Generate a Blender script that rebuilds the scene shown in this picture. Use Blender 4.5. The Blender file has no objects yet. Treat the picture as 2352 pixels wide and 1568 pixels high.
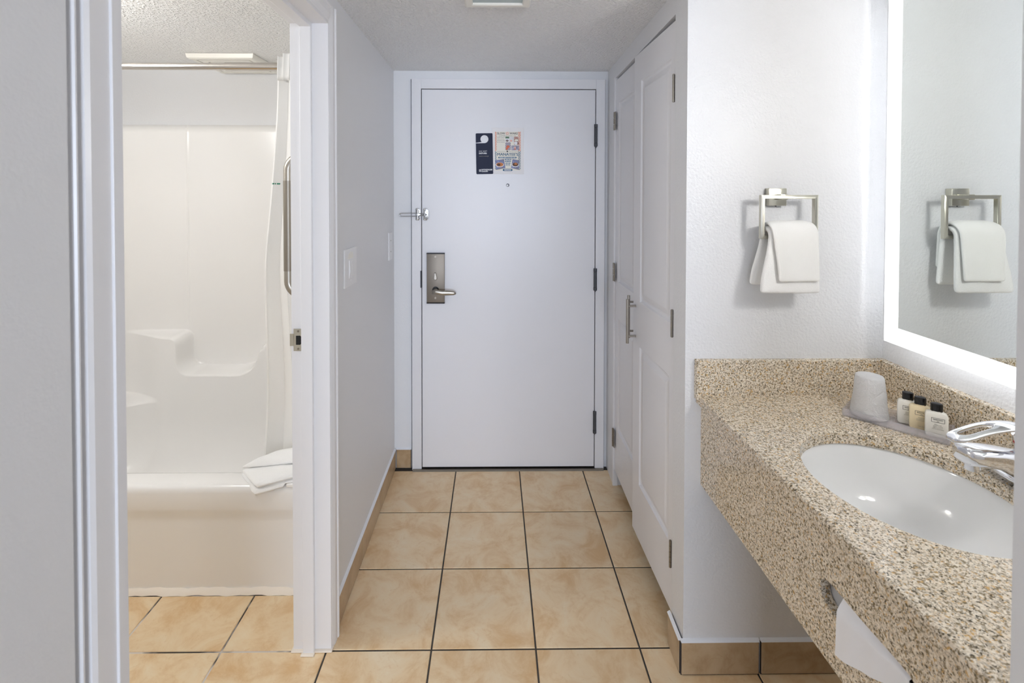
import bpy, bmesh, math, random
from mathutils import Vector, Matrix
random.seed(7)
S = bpy.context.scene
COL = S.collection
PI = math.pi

# ------------------------------------------------------------------ camera, world, light, exposure
def add_camera():
    f, cx, cy, pit, yaw, rol, H = 1107.17, 1146.6, 466.78, 0.0172, -0.0110, -0.0010, 1.465
    def m3(r): return Matrix(r)
    c, s = math.cos(yaw), math.sin(yaw); A = m3(((c, s, 0), (-s, c, 0), (0, 0, 1)))
    c, s = math.cos(pit), math.sin(pit); B = m3(((1, 0, 0), (0, c, -s), (0, s, c)))
    c, s = math.cos(rol), math.sin(rol); D = m3(((c, 0, -s), (0, 1, 0), (s, 0, c)))
    Rt = (D @ B @ A).transposed()
    right, fwd, up = Rt.col[0], Rt.col[1], Rt.col[2]
    cam = bpy.data.cameras.new('camera'); o = bpy.data.objects.new('camera', cam); COL.objects.link(o)
    M = Matrix.Identity(4)
    for i in range(3):
        M[i][0] = right[i]; M[i][1] = up[i]; M[i][2] = -fwd[i]
    M[2][3] = H
    o.matrix_world = M
    cam.sensor_width = 36; cam.lens = f*36/2352
    cam.shift_x = (1176-cx)/2352; cam.shift_y = (cy-784)/2352
    cam.clip_start = .02
    cam.dof.use_dof = True; cam.dof.focus_distance = 1.9; cam.dof.aperture_fstop = 6.3
    S.camera = o
add_camera()

W = bpy.data.worlds.new('world'); S.world = W; W.use_nodes = True
W.node_tree.nodes['Background'].inputs[0].default_value = (.62, .76, 1.0, 1)
W.node_tree.nodes['Background'].inputs[1].default_value = .35

def area(name, loc, target, sx, sy, power, col):
    l = bpy.data.lights.new(name, 'AREA'); l.shape = 'RECTANGLE'; l.size = sx; l.size_y = sy
    l.energy = power; l.color = col
    o = bpy.data.objects.new(name, l); COL.objects.link(o); o.location = loc
    o.rotation_euler = (Vector(target)-Vector(loc)).to_track_quat('-Z', 'Y').to_euler()
    return o
# daylight entering by the bedroom window behind the camera; the bathroom lamp
area('window_daylight', (0.3, -4.55, 1.35), (0.3, 0, 1.15), 2.3, 1.5, 54, (.76, .845, 1.0))
pl_ = bpy.data.lights.new('bathroom_lamp_light', 'POINT'); pl_.energy = 4.9; pl_.color = (1.0, .99, .975); pl_.shadow_soft_size = .09
pl_o = bpy.data.objects.new('bathroom_lamp_light', pl_); COL.objects.link(pl_o); pl_o.location = (-1.56, 1.32, 1.93)

S.view_settings.view_transform = 'Standard'; S.view_settings.look = 'None'
S.view_settings.gamma = 1; S.view_settings.use_curve_mapping = False
S.view_settings.exposure = 1.74
S.cycles.max_bounces = 10; S.cycles.diffuse_bounces = 7; S.cycles.glossy_bounces = 6
S.cycles.transmission_bounces = 8; S.cycles.caustics_reflective = False; S.cycles.caustics_refractive = False

# ------------------------------------------------------------------ materials
def srgb(r, g, b):
    return tuple(((v/255)/12.92 if v/255 <= .04045 else ((v/255+.055)/1.055)**2.4) for v in (r, g, b)) + (1,)

class N:
    def __init__(s, name):
        s.m = bpy.data.materials.new(name); s.m.use_nodes = True; s.t = s.m.node_tree
        s.b = s.t.nodes['Principled BSDF']
    def add(s, ty, **k):
        n = s.t.nodes.new(ty)
        for a, v in k.items(): setattr(n, a, v)
        return n
    def ln(s, a, b): s.t.links.new(a, b)
    def set(s, **k):
        for a, v in k.items(): s.b.inputs[a.replace('_', ' ')].default_value = v
        return s
    def coords(s, which='Object'):
        return s.add('ShaderNodeTexCoord').outputs[which]
    def noise(s, scale, detail=3, rough=.55, vec=None, dist=0):
        n = s.add('ShaderNodeTexNoise'); n.inputs['Scale'].default_value = scale
        n.inputs['Detail'].default_value = detail; n.inputs['Roughness'].default_value = rough
        n.inputs['Distortion'].default_value = dist
        s.ln(vec if vec is not None else s.coords(), n.inputs['Vector']); return n
    def ramp(s, fac, stops, interp='LINEAR'):
        r = s.add('ShaderNodeValToRGB'); r.color_ramp.interpolation = interp
        e = r.color_ramp.elements
        while len(e) < len(stops): e.new(.5)
        for i, (p, c) in enumerate(stops): e[i].position = p; e[i].color = c
        s.ln(fac, r.inputs['Fac']); return r.outputs['Color']
    def bump(s, h, strength, dist=.002):
        n = s.add('ShaderNodeBump'); n.inputs['Strength'].default_value = strength; n.inputs['Distance'].default_value = dist
        s.ln(h, n.inputs['Height']); s.ln(n.outputs['Normal'], s.b.inputs['Normal']); return n
    def mix(s, fac, a, b, mode='MIX'):
        n = s.add('ShaderNodeMix', data_type='RGBA', blend_type=mode)
        for sock, v in ((0, fac), (6, a), (7, b)):
            if hasattr(v, 'is_output'): s.ln(v, n.inputs[sock])
            else: n.inputs[sock].default_value = v
        return n.outputs[2]

def plain(name, col, rough=.5, metal=0, **k):
    n = N(name); n.set(Base_Color=col, Roughness=rough, Metallic=metal)
    for a, v in k.items(): n.b.inputs[a.replace('_', ' ')].default_value = v
    return n.m

def paint(name, col, scale, strength, rough, dist=.0015, peel=True):
    n = N(name); n.set(Base_Color=col, Roughness=rough)
    a = n.noise(scale, 2, .5)
    n.bump(a.outputs['Fac'], strength, dist)
    return n.m

M = {}
M['wall'] = paint('wall_paint', srgb(226, 227, 229), 150, .30, .5)
M['wall_rough'] = paint('wall_paint_rough', srgb(226, 227, 229), 135, .60, .42, .0028)
def ceiling_mat():
    n = N('ceiling_popcorn'); n.set(Base_Color=srgb(240, 240, 239), Roughness=.36)
    a = n.noise(100, 2.5, .6)
    r = n.ramp(a.outputs['Fac'], [(.44, (0, 0, 0, 1)), (.72, (1, 1, 1, 1))])
    n.bump(r, 1.0, .0046)
    return n.m
M['ceiling'] = ceiling_mat()
M['trim'] = paint('trim_enamel', srgb(232, 232, 234), 60, .05, .32)
M['door_paint'] = paint('door_enamel', srgb(229, 229, 232), 90, .05, .36)
M['dark_gap'] = plain('gap_shade_black', srgb(28, 27, 26), .8)  # near-black colour standing in for shade in the door gap and latch hole
M['plate_white'] = plain('white_plastic', srgb(235, 235, 236), .3)
M['vent_white'] = plain('cream_plastic', srgb(238, 236, 228), .35)
M['vent_dark'] = plain('vent_slot_grey', srgb(120, 117, 106), .8)
def fiberglass():
    n = N('gelcoat_fibreglass'); n.set(Base_Color=srgb(240, 239, 237), Roughness=.22)
    n.b.inputs['Coat Weight'].default_value = .25; n.b.inputs['Coat Roughness'].default_value = .12
    return n.m
M['gel'] = fiberglass()
M['caulk'] = paint('caulk', srgb(238, 228, 214), 60, .4, .5)
M['caulk_white'] = plain('white_caulk', srgb(236, 238, 242), .5)
M['steel'] = plain('brushed_steel', srgb(176, 170, 160), .32, 1)
M['nickel'] = plain('satin_nickel', srgb(205, 202, 190), .28, 1)
M['nickel_dark'] = plain('worn_nickel', srgb(150, 143, 132), .38, 1)
M['chrome'] = plain('chrome', srgb(235, 236, 240), .05, 1)
M['lock_steel'] = plain('worn_satin_steel', srgb(142, 134, 124), .52, 1)
M['guard'] = plain('guard_steel', srgb(190, 190, 190), .22, 1)
M['polished'] = plain('polished_steel', srgb(205, 200, 194), .14, 1)
M['hinge_grey'] = plain('dark_grey_hinge', srgb(74, 76, 80), .45, .2)
M['lens'] = plain('frosted_lens', srgb(176, 190, 192), .25)
M['black'] = plain('black_plastic', srgb(22, 22, 24), .25)
M['sink'] = plain('white_vitreous_china', srgb(240, 241, 241), .08)
M['mirror'] = plain('mirror_silver', (.86, .90, .885, 1), .0, 1)
def emis(name, col, st):
    n = N(name); n.set(Base_Color=(.8, .8, .8, 1), Roughness=.4)
    n.b.inputs['Emission Color'].default_value = col; n.b.inputs['Emission Strength'].default_value = st
    return n.m
M['frost'] = emis('lit_frosted_glass', (.93, .97, 1.0, 1), .34)
M['led'] = emis('led_strip', (.98, .99, 1, 1), 4.0)
M['lamp_glow'] = emis('lamp_glass', (1, .92, .80, 1), 2.5)
M['globe'] = emis('opal_globe_lit', (1, .975, .94, 1), 20)
M['frame_grey'] = plain('mirror_backing', srgb(190, 192, 196), .4)

def tile_mat(name, base, dark, light, rough=.3):
    n = N(name); n.set(Roughness=rough)
    oi = n.add('ShaderNodeObjectInfo')
    sc = n.add('ShaderNodeVectorMath', operation='SCALE'); n.ln(oi.outputs['Location'], sc.inputs[0]); sc.inputs['Scale'].default_value = 7.31
    ad = n.add('ShaderNodeVectorMath', operation='ADD'); n.ln(n.coords(), ad.inputs[0]); n.ln(sc.outputs[0], ad.inputs[1])
    a = n.noise(8, 6, .66, ad.outputs[0], .6)
    b = n.noise(26, 7, .68, ad.outputs[0], 1.5)
    c1 = n.ramp(a.outputs['Fac'], [(.34, dark), (.52, base), (.70, light)])
    f2 = n.ramp(b.outputs['Fac'], [(.56, (0, 0, 0, 1)), (.66, (.45, .45, .45, 1)), (.74, (0, 0, 0, 1))])
    c2 = n.mix(f2, c1, dark)
    tint = n.add('ShaderNodeMapRange'); n.ln(oi.outputs['Random'], tint.inputs[0]); tint.inputs[3].default_value = .96; tint.inputs[4].default_value = 1.04
    hs = n.add('ShaderNodeHueSaturation'); n.ln(c2, hs.inputs['Color']); n.ln(tint.outputs[0], hs.inputs['Value'])
    n.ln(hs.outputs[0], n.b.inputs['Base Color'])
    n.bump(b.outputs['Fac'], .06, .002)
    return n.m
M['tile'] = tile_mat('beige_ceramic', srgb(234, 209, 170), srgb(219, 183, 135), srgb(239, 221, 189))
M['tile_base'] = tile_mat('tan_ceramic', srgb(184, 160, 128), srgb(164, 137, 103), srgb(194, 172, 141))
def grout():
    n = N('grout'); n.set(Roughness=.9)
    sep = n.add('ShaderNodeSeparateXYZ'); n.ln(n.coords(), sep.inputs[0])
    lt = n.add('ShaderNodeMath', operation='LESS_THAN'); n.ln(sep.outputs[0], lt.inputs[0]); lt.inputs[1].default_value = -.60
    a = n.noise(5.5, 3, .6)
    r = n.ramp(a.outputs['Fac'], [(.44, (0, 0, 0, 1)), (.54, (1, 1, 1, 1))])
    mu = n.add('ShaderNodeMath', operation='MULTIPLY'); n.ln(lt.outputs[0], mu.inputs[0]); n.ln(r, mu.inputs[1])
    n.ln(n.mix(mu.outputs[0], srgb(70, 66, 62), srgb(214, 208, 204)), n.b.inputs['Base Color'])
    return n.m
M['grout'] = grout()
M['grout_dark'] = plain('dark_grout', srgb(62, 56, 54), .9)

def granite():
    n = N('speckled_granite'); n.set(Roughness=.12)
    co = n.coords()
    def shifted(k):
        a = n.add('ShaderNodeVectorMath', operation='ADD'); n.ln(co, a.inputs[0]); a.inputs[1].default_value = (k*1.7, k*3.1, k*.9); return a.outputs[0]
    def mask(scale, lo, hi, k, detail=2.5):
        a = n.noise(scale, detail, .6, shifted(k), .35)
        return n.ramp(a.outputs['Fac'], [(lo, (0, 0, 0, 1)), (hi, (1, 1, 1, 1))])
    v = n.add('ShaderNodeTexVoronoi'); v.inputs['Scale'].default_value = 330; n.ln(shifted(5), v.inputs['Vector'])
    sp = n.add('ShaderNodeSeparateColor'); n.ln(v.outputs['Color'], sp.inputs[0])
    base = n.ramp(sp.outputs[0], [(0, srgb(206, 190, 167)), (.25, srgb(222, 208, 186)), (.6, srgb(233, 222, 203)), (.9, srgb(242, 233, 217))])
    c = n.mix(mask(185, .54, .60, 1), base, srgb(184, 172, 154))
    c = n.mix(mask(165, .585, .645, 2), c, srgb(206, 168, 112))
    c = n.mix(mask(205, .552, .605, 3), c, srgb(134, 118, 90))
    c = n.mix(mask(225, .588, .636, 4), c, srgb(74, 64, 46))
    n.ln(c, n.b.inputs['Base Color'])
    return n.m
M['granite'] = granite()
def cloth(name, col, scale, st):
    n = N(name); n.set(Base_Color=col, Roughness=.9)
    n.b.inputs['Sheen Weight'].default_value = .25
    a = n.noise(scale, 2, .6); n.bump(a.outputs['Fac'], st, .002); return n.m
M['terry'] = cloth('white_terry', srgb(246, 246, 245), 420, .5)
def ribbed():
    n = N('ribbed_terry'); n.set(Base_Color=srgb(247, 247, 245), Roughness=.9); n.b.inputs['Sheen Weight'].default_value = .25
    w = n.add('ShaderNodeTexWave'); w.inputs['Scale'].default_value = 120; w.inputs['Distortion'].default_value = .8
    n.ln(n.coords(), w.inputs['Vector']); n.bump(w.outputs['Fac'], .15, .001); return n.m
M['ribbed'] = ribbed()
def curtain_mat():
    n = N('white_shower_fabric'); n.set(Base_Color=srgb(248, 248, 247), Roughness=.7)
    c = n.add('ShaderNodeTexChecker'); c.inputs['Scale'].default_value = 95
    n.ln(n.coords('UV'), c.inputs['Vector']); n.bump(c.outputs['Fac'], .25, .0012)
    tr = n.add('ShaderNodeBsdfTranslucent'); tr.inputs[0].default_value = srgb(250, 249, 246)
    mx = n.add('ShaderNodeMixShader'); mx.inputs[0].default_value = .42
    n.ln(n.b.outputs[0], mx.inputs[1]); n.ln(tr.outputs[0], mx.inputs[2])
    out = [x for x in n.t.nodes if x.type == 'OUTPUT_MATERIAL'][0]; n.ln(mx.outputs[0], out.inputs['Surface'])
    return n.m
M['curtain'] = curtain_mat()
M['tissue'] = plain('white_tissue', srgb(240, 240, 243), .9)
M['cup_wrap'] = None
def frosty(name, col, trans, rough, ior=1.4):
    n = N(name); n.set(Base_Color=col, Roughness=rough)
    n.b.inputs['Transmission Weight'].default_value = trans; n.b.inputs['IOR'].default_value = ior
    return n
def cupmat():
    n = frosty('cloudy_wrap', srgb(244, 244, 245), .25, .35)
    a = n.noise(42, 4, .7, None, 1.5); n.bump(a.outputs['Fac'], .8, .006); return n.m
M['cup_wrap'] = cupmat()
def acrylic():
    n = N('clear_acrylic')
    g = n.add('ShaderNodeBsdfGlass'); g.inputs['IOR'].default_value = 1.3; g.inputs['Color'].default_value = (.99, .985, 1, 1); g.inputs['Roughness'].default_value = .05
    t = n.add('ShaderNodeBsdfTransparent'); t.inputs[0].default_value = (.985, .98, .995, 1)
    d = n.add('ShaderNodeBsdfDiffuse'); d.inputs[0].default_value = (.95, .94, .98, 1)
    m1 = n.add('ShaderNodeMixShader'); m1.inputs[0].default_value = .78; n.ln(g.outputs[0], m1.inputs[1]); n.ln(t.outputs[0], m1.inputs[2])
    m2 = n.add('ShaderNodeMixShader'); m2.inputs[0].default_value = .17; n.ln(m1.outputs[0], m2.inputs[1]); n.ln(d.outputs[0], m2.inputs[2])
    out = [x for x in n.t.nodes if x.type == 'OUTPUT_MATERIAL'][0]; n.ln(m2.outputs[0], out.inputs['Surface'])
    return n.m
M['acrylic'] = acrylic()
M['lotion_white'] = plain('milky_bottle', srgb(240, 238, 230), .22)
M['lotion_amber'] = plain('amber_bottle', srgb(236, 220, 184), .22)
M['ink'] = plain('black_print', srgb(35, 35, 38), .6)
M['ink_grey'] = plain('grey_print', srgb(150, 145, 135), .6)
M['navy'] = plain('navy_card', srgb(28, 36, 62), .7)
M['paper'] = plain('white_paper', srgb(238, 236, 236), .6)
M['cream_paper'] = plain('cream_paper', srgb(238, 234, 222), .6)
M['print_white'] = plain('white_print', srgb(235, 235, 238), .5)
M['print_orange'] = plain('orange_print', srgb(222, 112, 78), .6)
M['print_pink'] = plain('pink_print', srgb(236, 184, 170), .6)
M['print_teal'] = plain('teal_print', srgb(38, 96, 128), .6)
M['print_green'] = plain('green_print', srgb(70, 150, 120), .6)
M['red'] = plain('red_index', srgb(190, 40, 40), .4); M['blue'] = plain('blue_index', srgb(50, 80, 190), .4)
def photo(name, cols, scale):
    n = N(name); n.set(Roughness=.5); a = n.noise(scale, 4, .6, n.coords('Generated'), 1.0)
    st = [(.30+.4*i/(len(cols)-1), c) for i, c in enumerate(cols)]
    n.ln(n.ramp(a.outputs['Fac'], st), n.b.inputs['Base Color']); return n.m
M['photo_brown'] = photo('donut_photo', [srgb(90, 60, 50), srgb(190, 140, 125), srgb(235, 222, 215)], 3.5)
def check_photo():
    n = N('checker_photo'); c = n.add('ShaderNodeTexChecker'); c.inputs['Scale'].default_value = 9; c.inputs[1].default_value = srgb(52, 50, 70); c.inputs[2].default_value = srgb(222, 212, 222)
    n.ln(n.coords('Generated'), c.inputs['Vector']); n.ln(c.outputs[0], n.b.inputs['Base Color']); return n.m
M['photo_check'] = check_photo()
M['photo_grey'] = photo('street_photo', [srgb(110, 105, 125), srgb(165, 160, 178), srgb(210, 205, 215)], 3)
M['photo_food'] = photo('food_photo', [srgb(95, 90, 105), srgb(130, 128, 148), srgb(110, 122, 176), srgb(185, 190, 210)], 2.2)
M['photo_pale'] = photo('pale_photo', [srgb(205, 208, 212), srgb(228, 224, 224), srgb(180, 205, 205)], 2.5)
M['ink_faint'] = plain('faint_print', srgb(186, 182, 178), .6)
M['print_leaf'] = plain('leaf_green_print', srgb(82, 118, 90), .6); M['print_brown'] = plain('brown_print', srgb(92, 60, 44), .6); M['print_amber'] = plain('amber_print', srgb(196, 120, 66), .6)

# ------------------------------------------------------------------ helpers
def link(name, me, mat=None, parent=None, smooth=False):
    o = bpy.data.objects.new(name, me); COL.objects.link(o)
    if mat is not None:
        for m in (mat if isinstance(mat, (list, tuple)) else [mat]): me.materials.append(m)
    if smooth:
        for p in me.polygons: p.use_smooth = True
    if parent is not None:
        o.parent = parent
        o.matrix_parent_inverse = Matrix.Identity(4)
        o.location = tuple(-parent['_org'][i] for i in range(3)) if '_org' in parent else (0, 0, 0)
    return o
def fin(name, bm, mat, parent=None, smooth=False, auto=False):
    bmesh.ops.recalc_face_normals(bm, faces=bm.faces[:])
    me = bpy.data.meshes.new(name); bm.to_mesh(me); bm.free()
    o = link(name, me, mat, parent, smooth or auto)
    if auto:
        try: me.set_sharp_from_angle(angle=math.radians(40))
        except Exception: pass
    return o
def tag(o, label=None, cat=None, group=None, kind=None):
    if label: o['label'] = label
    if cat: o['category'] = cat
    if group: o['group'] = group
    if kind: o['kind'] = kind
    return o
def thing(name, label, cat, org=(0, 0, 0), group=None):
    o = bpy.data.objects.new(name, None); COL.objects.link(o); o.empty_display_size = .05
    o.location = org; o['_org'] = list(org)
    return tag(o, label, cat, group)
def struct_root(name, org=(0, 0, 0)):
    o = bpy.data.objects.new(name, None); COL.objects.link(o); o.location = org; o['_org'] = list(org); o['kind'] = 'structure'; return o
def BM(): return bmesh.new()
def box(bm, x0, x1, y0, y1, z0, z1, bev=0, seg=2):
    vs = [bm.verts.new(p) for p in ((x0, y0, z0), (x1, y0, z0), (x1, y1, z0), (x0, y1, z0), (x0, y0, z1), (x1, y0, z1), (x1, y1, z1), (x0, y1, z1))]
    fs = [bm.faces.new([vs[i] for i in f]) for f in ((3, 2, 1, 0), (4, 5, 6, 7), (0, 1, 5, 4), (1, 2, 6, 5), (2, 3, 7, 6), (3, 0, 4, 7))]
    if bev > 0:
        es = list({e for f in fs for e in f.edges})
        bmesh.ops.bevel(bm, geom=es, offset=bev, segments=seg, profile=.5, affect='EDGES')
def prism(bm, pts, axis, a, b, bev=0):
    """extrude polygon pts (2-tuples in the two other axes, in xyz order) along axis from a to b"""
    def mk(p, t):
        return {'x': (t, p[0], p[1]), 'y': (p[0], t, p[1]), 'z': (p[0], p[1], t)}[axis]
    A = [bm.verts.new(mk(p, a)) for p in pts]; B = [bm.verts.new(mk(p, b)) for p in pts]
    n = len(pts); fs = [bm.faces.new(A[::-1]), bm.faces.new(B)]
    for i in range(n): fs.append(bm.faces.new((A[i], A[(i+1) % n], B[(i+1) % n], B[i])))
    if bev > 0:
        es = list({e for f in fs[:2] for e in f.edges})
        bmesh.ops.bevel(bm, geom=es, offset=bev, segments=2, profile=.5, affect='EDGES')
def frame_of(d):
    d = Vector(d).normalized(); u = d.cross(Vector((0, 0, 1)))
    if u.length < 1e-4: u = Vector((1, 0, 0))
    u.normalize(); return u, d.cross(u).normalized()
def tube(bm, pts, r, seg=14, caps=True):
    pts = [Vector(p) for p in pts]; rs = r if isinstance(r, (list, tuple)) else [r]*len(pts)
    rings = []
    u0 = None
    for i, p in enumerate(pts):
        d = (pts[min(i+1, len(pts)-1)]-pts[max(i-1, 0)]).normalized()
        if u0 is None: u, v = frame_of(d)
        else:
            u = (u0-d*u0.dot(d)).normalized(); v = d.cross(u)
        u0 = u
        rings.append([bm.verts.new(p+rs[i]*(math.cos(2*PI*k/seg)*u+math.sin(2*PI*k/seg)*v)) for k in range(seg)])
    for a, b in zip(rings, rings[1:]):
        for k in range(seg): bm.faces.new((a[k], a[(k+1) % seg], b[(k+1) % seg], b[k]))
    if caps: bm.faces.new(rings[0][::-1]); bm.faces.new(rings[-1])
def lathe(bm, cx, cy, prof, seg=32, sx=1, sy=1, cap_top=True, cap_bot=True):
    rings = []
    for r, z in prof:
        rings.append([bm.verts.new((cx+r*sx*math.cos(2*PI*k/seg), cy+r*sy*math.sin(2*PI*k/seg), z)) for k in range(seg)])
    for a, b in zip(rings, rings[1:]):
        for k in range(seg): bm.faces.new((a[k], a[(k+1) % seg], b[(k+1) % seg], b[k]))
    if cap_bot: bm.faces.new(rings[0][::-1])
    if cap_top: bm.faces.new(rings[-1])
def disc(bm, c, n, r, h, seg=16):
    c = Vector(c); n = Vector(n).normalized(); tube(bm, [c, c+n*h], r, seg)
def grid(bm, P, nu, nv, uvfn=None):
    """P(i,j)->point ; returns verts"""
    V = [[bm.verts.new(P(i/nu, j/nv)) for j in range(nv+1)] for i in range(nu+1)]
    F = []
    for i in range(nu):
        for j in range(nv): F.append(bm.faces.new((V[i][j], V[i+1][j], V[i+1][j+1], V[i][j+1])))
    if uvfn:
        uv = bm.loops.layers.uv.verify()
        idx = {V[i][j]: (i/nu, j/nv) for i in range(nu+1) for j in range(nv+1)}
        for f in F:
            for l in f.loops: l[uv].uv = uvfn(*idx[l.vert])
    return V
def smooth(a, b, x):
    t = max(0, min(1, (x-a)/(b-a))); return t*t*(3-2*t)
def text(name, s, size, mat, parent, origin, xdir, zdir, align='LEFT', extrude=.00015, bold=0, sx=1, shear=0, space=1):
    cu = bpy.data.curves.new(name, 'FONT'); cu.body = s; cu.size = size; cu.align_x = align; cu.extrude = extrude
    cu.offset = bold; cu.shear = shear; cu.resolution_u = 2; cu.space_character = space
    t = bpy.data.objects.new(name+'_src', cu); COL.objects.link(t)
    bpy.context.view_layer.update()
    me = bpy.data.meshes.new_from_object(t.evaluated_get(bpy.context.evaluated_depsgraph_get()))
    bpy.data.objects.remove(t); bpy.data.curves.remove(cu)
    X = Vector(xdir).normalized(); Zv = Vector(zdir).normalized(); Nn = X.cross(Zv)
    O = Vector(origin)
    for v in me.vertices: v.co = O+X*(v.co.x*sx)+Zv*v.co.y+Nn*(v.co.z)
    me.materials.clear()
    return link(name, me, mat, parent)

# ------------------------------------------------------------------ the room shell
CZ = 2.122                       # low ceiling over hall, bathroom and vanity niche
XL, XLB = -.532, -.643           # left hall wall, its two faces
YB = 2.571                       # back wall face
def xr(y): return .581+(y-1.447)*.0231   # face of the slightly splayed closet wall

bm = BM(); box(bm, -2.35, 1.45, -.25, 2.72, -.12, -.0025)
floor = tag(fin('floor', bm, M['grout']), kind='structure')
TX, TY, TP, G = -.2003, 2.2054, .337, .0055
for i in range(-7, 5):
    for j in range(-1, 8):
        x0, x1 = TX+i*TP+G/2, TX+(i+1)*TP-G/2
        y1 = TY-(j-1)*TP-TP*1+TP-G/2; y0 = y1-TP+G
        if j == -1: continue
        if i <= -2:
            y1 = min(y1, 1.748)
        y0 = max(y0, -.2); x0 = max(x0, -2.165); x1 = min(x1, 1.18)
        if y1-y0 < .02 or x1-x0 < .02: continue
        cx, cy = (x0+x1)/2, (y0+y1)/2; hx, hy = (x1-x0)/2, (y1-y0)/2
        bm = BM(); e = .0016
        lo = [bm.verts.new((sx*hx, sy*hy, -.004)) for sx, sy in ((-1, -1), (1, -1), (1, 1), (-1, 1))]
        mi = [bm.verts.new((sx*hx, sy*hy, -e)) for sx, sy in ((-1, -1), (1, -1), (1, 1), (-1, 1))]
        hi = [bm.verts.new((sx*(hx-e), sy*(hy-e), 0)) for sx, sy in ((-1, -1), (1, -1), (1, 1), (-1, 1))]
        bm.faces.new(hi)
        for k in range(4):
            bm.faces.new((lo[k], lo[(k+1) % 4], mi[(k+1) % 4], mi[k])); bm.faces.new((mi[k], mi[(k+1) % 4], hi[(k+1) % 4], hi[k]))
        t = fin('tile', bm, M['tile'], floor); t.location = (cx, cy, 0)

bm = BM(); box(bm, -2.35, 1.45, -.25, 2.72, CZ, CZ+.12)
tag(fin('ceiling', bm, M['ceiling']), kind='structure')

bm = BM()
box(bm, XLB, XL, 1.552, 2.6, 0, CZ); box(bm, XLB, XL, .66, 1.552, 2.021, CZ); box(bm, XLB, XL, -.25, .6105, 0, CZ, .0025, 2); box(bm, XLB, XL-.014, .6105, .668, 0, CZ)
tag(fin('wall_left', bm, M['wall']), kind='structure')
bm = BM()
box(bm, -2.3, -.441, YB, 2.70, 0, CZ); box(bm, .594, 1.3, YB, 2.70, 0, CZ); box(bm, -.441, .594, YB, 2.70, 2.079, CZ)
tag(fin('wall_back', bm, M['wall']), kind='structure')
# closet wall with its opening
def cw(bm, y0, y1, z0, z1):
    prism(bm, [(xr(y0), y0), (xr(y0)+.095, y0), (xr(y1)+.095, y1), (xr(y1), y1)], 'z', z0, z1)
bm = BM(); cw(bm, 1.54, 1.552, 0, CZ); cw(bm, 1.552, 2.405, 2.046, CZ); cw(bm, 2.405, YB, 0, CZ)
tag(fin('wall_right', bm, M['wall']), kind='structure')
bm = BM(); prism(bm, [(.5805, 1.447), (1.30, 1.447), (1.30, 1.54), (.5832, 1.54)], 'z', 0, CZ, .002)
tag(fin('wall_end', bm, M['wall_rough']), kind='structure')
bm = BM(); box(bm, 1.184, 1.30, .40, 1.447, 0, CZ)
tag(fin('wall_mirror', bm, M['wall_rough']), kind='structure')
bm = BM(); prism(bm, [(.577, -.25), (.70, -.25), (.70, .41), (1.30, .41), (1.30, .523), (.577, .523)], 'z', 0, CZ, .004)
tag(fin('wall_wing', bm, M['wall']), kind='structure')
bm = BM(); box(bm, 1.20, 1.30, 1.54, 2.6, 0, CZ); tag(fin('wall_closet', bm, M['wall']), kind='structure')
bm = BM(); box(bm, -2.30, -2.18, .2, 2.6, 0, CZ); tag(fin('wall_bathroom_side', bm, M['wall']), kind='structure')
bm = BM(); box(bm, -2.30, XLB, .12, .22, 0, CZ); tag(fin('wall_bathroom_front', bm, M['wall']), kind='structure')

# the bedroom behind the camera: it lets the daylight in
M['bedroom'] = paint('bedroom_wall_paint', srgb(158, 150, 140), 110, .16, .6)
M['carpet'] = paint('beige_carpet', srgb(120, 110, 100), 300, .5, .95)
bm = BM(); box(bm, -2.5, 2.5, -4.7, -.25, -.12, -.003); tag(fin('floor_bedroom', bm, M['carpet']), kind='structure')
bm = BM(); box(bm, -2.5, 2.5, -4.7, -.25, 2.45, 2.55); box(bm, -2.5, 2.5, -.27, -.25, CZ+.12, 2.5)
tag(fin('ceiling_bedroom', bm, M['ceiling']), kind='structure')
bm = BM(); box(bm, -2.6, -2.5, -4.7, -.25, 0, 2.5); tag(fin('wall_bedroom_left', bm, M['bedroom']), kind='structure')
bm = BM(); box(bm, 2.5, 2.6, -4.7, -.25, 0, 2.5); tag(fin('wall_bedroom_right', bm, M['bedroom']), kind='structure')
bm = BM(); box(bm, -2.5, -.643, -.27, -.25, 0, 2.5); box(bm, .70, 2.5, -.27, -.25, 0, 2.5)
tag(fin('wall_bedroom_front', bm, M['bedroom']), kind='structure')
bm = BM(); box(bm, -2.5, -.9, -4.7, -4.6, 0, 2.5); box(bm, 1.5, 2.5, -4.7, -4.6, 0, 2.5); box(bm, -.9, 1.5, -4.7, -4.6, 0, .55); box(bm, -.9, 1.5, -4.7, -4.6, 2.15, 2.5)
tag(fin('wall_bedroom_rear', bm, M['bedroom']), kind='structure')
bm = BM()
for a in ((-.9, -.86, .55, 2.15), (1.46, 1.5, .55, 2.15), (-.9, 1.5, .55, .59), (-.9, 1.5, 2.11, 2.15), (.285, .315, .55, 2.15)): box(bm, a[0], a[1], -4.68, -4.63, a[2], a[3])
tag(fin('window_1', bm, M['trim']), kind='structure')

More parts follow.
